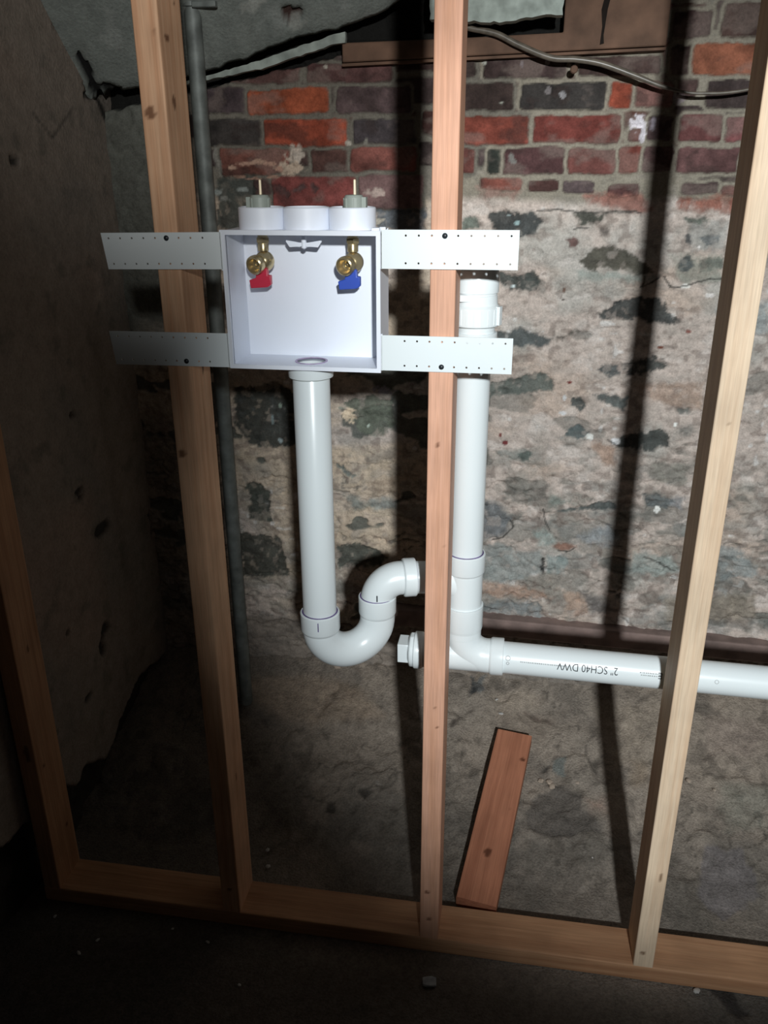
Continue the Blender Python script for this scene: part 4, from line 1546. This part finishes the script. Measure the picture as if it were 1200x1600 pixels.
# sanitary tee
t = thing('sanitary_tee', (VX, VY, .74), 'white tee fitting joining the trap arm to the vertical vent', 'fitting')
mb = MB()
mb.lathe((VX, VY, .736), Z3, [(0, .0325), (.084, .0325)], 56)
mb.sweep([Vector((VX - .050, VY, .800))] + arc((VX - .042, VY, .758), Z3, (1, 0, 0), .042, 0, PI / 2 * .9, 14), [.0325] * 4 + [.0325 - .0006 * i for i in range(12)], 40)
mb.build('body', PVC, t, 50)
hub((VX, VY, .818), Z3, .036, t, back=.003)
hub((VX, VY, .748), -Z3, .001, t, ring=False)
hub((VX - .038, VY, .800), (-1, 0, 0), .022, t, ring=False)
place(t)
# vent pipe
t = thing('vent_pipe', (VX, VY, .83), 'white vertical vent pipe rising behind the pinkish stud', 'pipe')
MB().lathe((VX, VY, .83), Z3, [(0, PR), (.41, PR)], 56).build('pipe_run', PVC, t)
place(t)
# air admittance valve
t = thing('air_admittance_valve', (VX + .002, VY, 1.235), 'white ribbed air valve capping the vent pipe', 'vent')
ax = VX + .0025
MB().lathe((ax, VY, 1.228), Z3, [(0, PR), (.0, HR), (.022, HR), (.0235, HR - .0015), (.0235, .0315), (.038, .0315)], 56, caps=False).build('hub', PVC, t)
mb = MB()
mb.lathe((ax, VY, 1.262), Z3, [(0, .0315), (.0005, .0375), (.002, .0385), (.030, .0385), (.034, .0345), (.048, .0335), (.050, .0315)], 56)
for k in range(20):
    an = 2 * PI * k / 20
    mb.box(-.0016, .0016, .0375, .0395, .004, .028, Matrix.Translation((ax, VY, 1.262)) @ Matrix.Rotation(an, 4, 'Z'))
mb.box(.034, .0425, -.006, .006, .003, .032, Matrix.Translation((ax, VY, 1.262)) @ Matrix.Rotation(-.3, 4, 'Z'))
mb.build('valve_body', PVC, t, 30)
MB().lathe((ax, VY, 1.311), Z3, [(0, .033), (.004, .033), (.004, .0352), (.034, .0355), (.040, .033), (.0425, .027), (.0432, .001)], 56, caps=False).build('cap', PVC, t)
mb = MB()
mb.box(-.024, .004, -.0348, -.030, 1.3035, 1.3135, Matrix.Translation((ax, VY, 0)))
mb.build('name_plate', PVC, t, 30)
place(t)
# long-sweep wye with cleanout
t = thing('combo_wye', (VX, VY, .61), 'white long-sweep wye under the tee with square cleanout plug', 'fitting')
HZ = .6405
mb = MB()
Rs = .046
path = [Vector((VX, VY, .742)), Vector((VX, VY, HZ + Rs + .004))] + arc((VX + Rs, VY, HZ + Rs), (-1, 0, 0), -Z3, Rs, 0, PI / 2, 16) + [Vector((.10, VY, HZ))]
mb.sweep(path, .0327, 48, caps=False)
mb.build('sweep', PVC, t, 50)
mb = MB()
mb.lathe((-.040, VY, HZ), (1, 0, 0), [(0, .0318), (.142, .0318)], 56)
mb.build('barrel', PVC, t)
hub((VX, VY, .7015), Z3, .0455, t, back=.004, ring=False, inner=.0325)
MB().lathe((VX, VY, .684), Z3, [(0, .0325), (.001, .0338), (.017, .0338)], 56, caps=False).build('neck', PVC, t)
hub((.0950, VY, HZ), (1, 0, 0), .0235, t, back=.003, ring=False)
hub((-.036, VY, HZ), (-1, 0, 0), .015, t, back=.003, ring=False, inner=.030)
mb = MB()
mb.lathe((-.050, VY, HZ), (-1, 0, 0), [(0, .030), (.001, .0335), (.008, .0335), (.010, .031), (.012, .026)], 12)
mb.box(-.082, -.060, VY - .0195, VY + .0195, HZ - .0195, HZ + .0195)
q = mb.build('cleanout_plug', PVC, t, 30, bevel=.0012)
q['label'] = 'square-headed cleanout plug'
place(t)

# horizontal drain with its printing
h0 = Vector((.105, VY, .6400))
h1 = Vector((1.10, VY - .004, .625))
hd = (h1 - h0).normalized()
t = thing('drain_pipe', h0, 'long white horizontal drain pipe running off to the right', 'pipe')
MB().lathe(h0, hd, [(0, PR), ((h1 - h0).length, PR)], 64).build('pipe_run', PVC, t)


def wrap_text(txt, dist, size, mat, angle, flip=True, ys=1.0, name='printing', sx=1.0):
    cu = bpy.data.curves.new('printing', 'FONT')
    cu.body = txt
    cu.size = size
    cu.align_x = 'LEFT'
    cu.align_y = 'CENTER'
    cu.resolution_u = 3
    to = bpy.data.objects.new('tmp', cu)
    C.objects.link(to)
    bpy.context.view_layer.update()
    dg = bpy.context.evaluated_depsgraph_get()
    me = bpy.data.meshes.new_from_object(to.evaluated_get(dg))
    bpy.data.objects.remove(to)
    bm = bmesh.new()
    bm.from_mesh(me)
    for kk in range(2):
        bmesh.ops.subdivide_edges(bm, edges=[e_ for e_ in bm.edges if abs(e_.verts[0].co.y - e_.verts[1].co.y) > .003], cuts=1)
    bmesh.ops.triangulate(bm, faces=bm.faces)
    side = Vector((0, -1, 0))
    upv = hd.cross(side).normalized()
    if upv.z < 0:
        upv = -upv
    side = upv.cross(hd)
    if side.y > 0:
        side = -side
    rr = PR + .00025
    for v in bm.verts:
        x, y = v.co.x * sx, v.co.y * ys
        if flip:
            x, y = -x, -y
        th = angle + y / rr
        p = h0 + hd * (dist + x) + (side * math.cos(th) + upv * math.sin(th)) * rr
        v.co = p
    bm.to_mesh(me)
    bm.free()
    return finish(name, me, mat, t, 0)


an = .36
q = wrap_text('2" SCH40 DWV', .222, .0205, INK, an, sx=.80)
q['label'] = 'upside-down black pipe printing'
# faint small print, too worn to read
mb_list = [(.260, .300, .0022), (.262, .296, -.0022), (.045, .128, 0.0)]
rnd = random.Random(2)
side = Vector((0, -1, 0))
for a0, a1, dy in mb_list:
    mb = MB()
    x = a0
    while x < a1:
        w = rnd.uniform(.0012, .003)
        th0 = an + (dy - .0011) / PR
        th1 = an + (dy + .0011) / PR
        vs4 = []
        for (xx, th) in ((x, th0), (x + w, th0), (x + w, th1), (x, th1)):
            vs4.append(h0 + hd * xx + (side * math.cos(th) + Z3 * math.sin(th)) * (PR + .0002))
        mb.add(vs4, [(0, 1, 2, 3)])
        x += w + rnd.uniform(.0006, .0015)
    mb.build('faint_printing', FAINT, t, 0)
# round listing marks and the dark strokes by the stud
mb = MB()


def ring_mark(dist, rad, th, w=.0011):
    vs4 = []
    fs = []
    for k in range(20):
        a_ = 2 * PI * k / 20
        for r_ in (rad, rad - w):
            tt = th + r_ * math.sin(a_) / PR
            vs4.append(h0 + hd * (dist + r_ * math.cos(a_)) + (side * math.cos(tt) + Z3 * math.sin(tt)) * (PR + .0002))
    for k in range(20):
        k2 = (k + 1) % 20
        fs.append((2 * k, 2 * k2, 2 * k2 + 1, 2 * k + 1))
    mb.add(vs4, fs)


ring_mark(.022, .0048, an + .15)
ring_mark(.022, .0030, an - .17)
mb.build('round_mark', FAINT, t, 0)
wrap_text('E', .3005, .017, INK, an, name='printing')
mb = MB()
ring_mark(.394, .0038, an - .05, .0009)
mb.build('round_mark', FAINT, t, 0)
place(t)

# ------------------------------------------------------------------ debris
rnd = random.Random(11)
WHERE = DLAB
for i, (x, y, z, r) in enumerate(DEBRIS):
    bm = bmesh.new()
    bmesh.ops.create_icosphere(bm, subdivisions=2, radius=1)
    flat = 0.22 if i == 0 else rnd.uniform(.35, .6)
    sx_, sy_ = rnd.uniform(.8, 1.2), rnd.uniform(.55, .95)
    for v in bm.verts:
        k = 1 + rnd.uniform(-.22, .22)
        if i == 0:
            q = max(abs(v.co.x), abs(v.co.y)) + 1e-6
            k = 0.9 / max(q, .45)
        v.co = Vector((v.co.x * r * sx_ * k, v.co.y * r * sy_ * k, v.co.z * r * flat))
    me = bpy.data.meshes.new('chip')
    bm.to_mesh(me)
    bm.free()
    peb = 14 <= i <= 19 or i == 21
    o = finish('pebble' if peb else ('paper_scrap' if i == 0 else 'debris_chip'), me, PEBBLE if peb else (PAPER if i == 0 else CHIP), None, 0)
    o.location = (x, y, max(z, gz(y)) + r * flat * .4 + (.003 if y > .12 else .001))
    o.rotation_euler = (0, 0, rnd.uniform(0, 3) if i else .15)
    if i == 0:
        tag(o, 'small grey paper scrap on the floor in front of the bottom plate', 'scrap')
    else:
        tag(o, WHERE[i], 'pebble' if peb else 'chip', 'pebbles on the slope' if i < 21 and peb else 'pale chips on the ground')
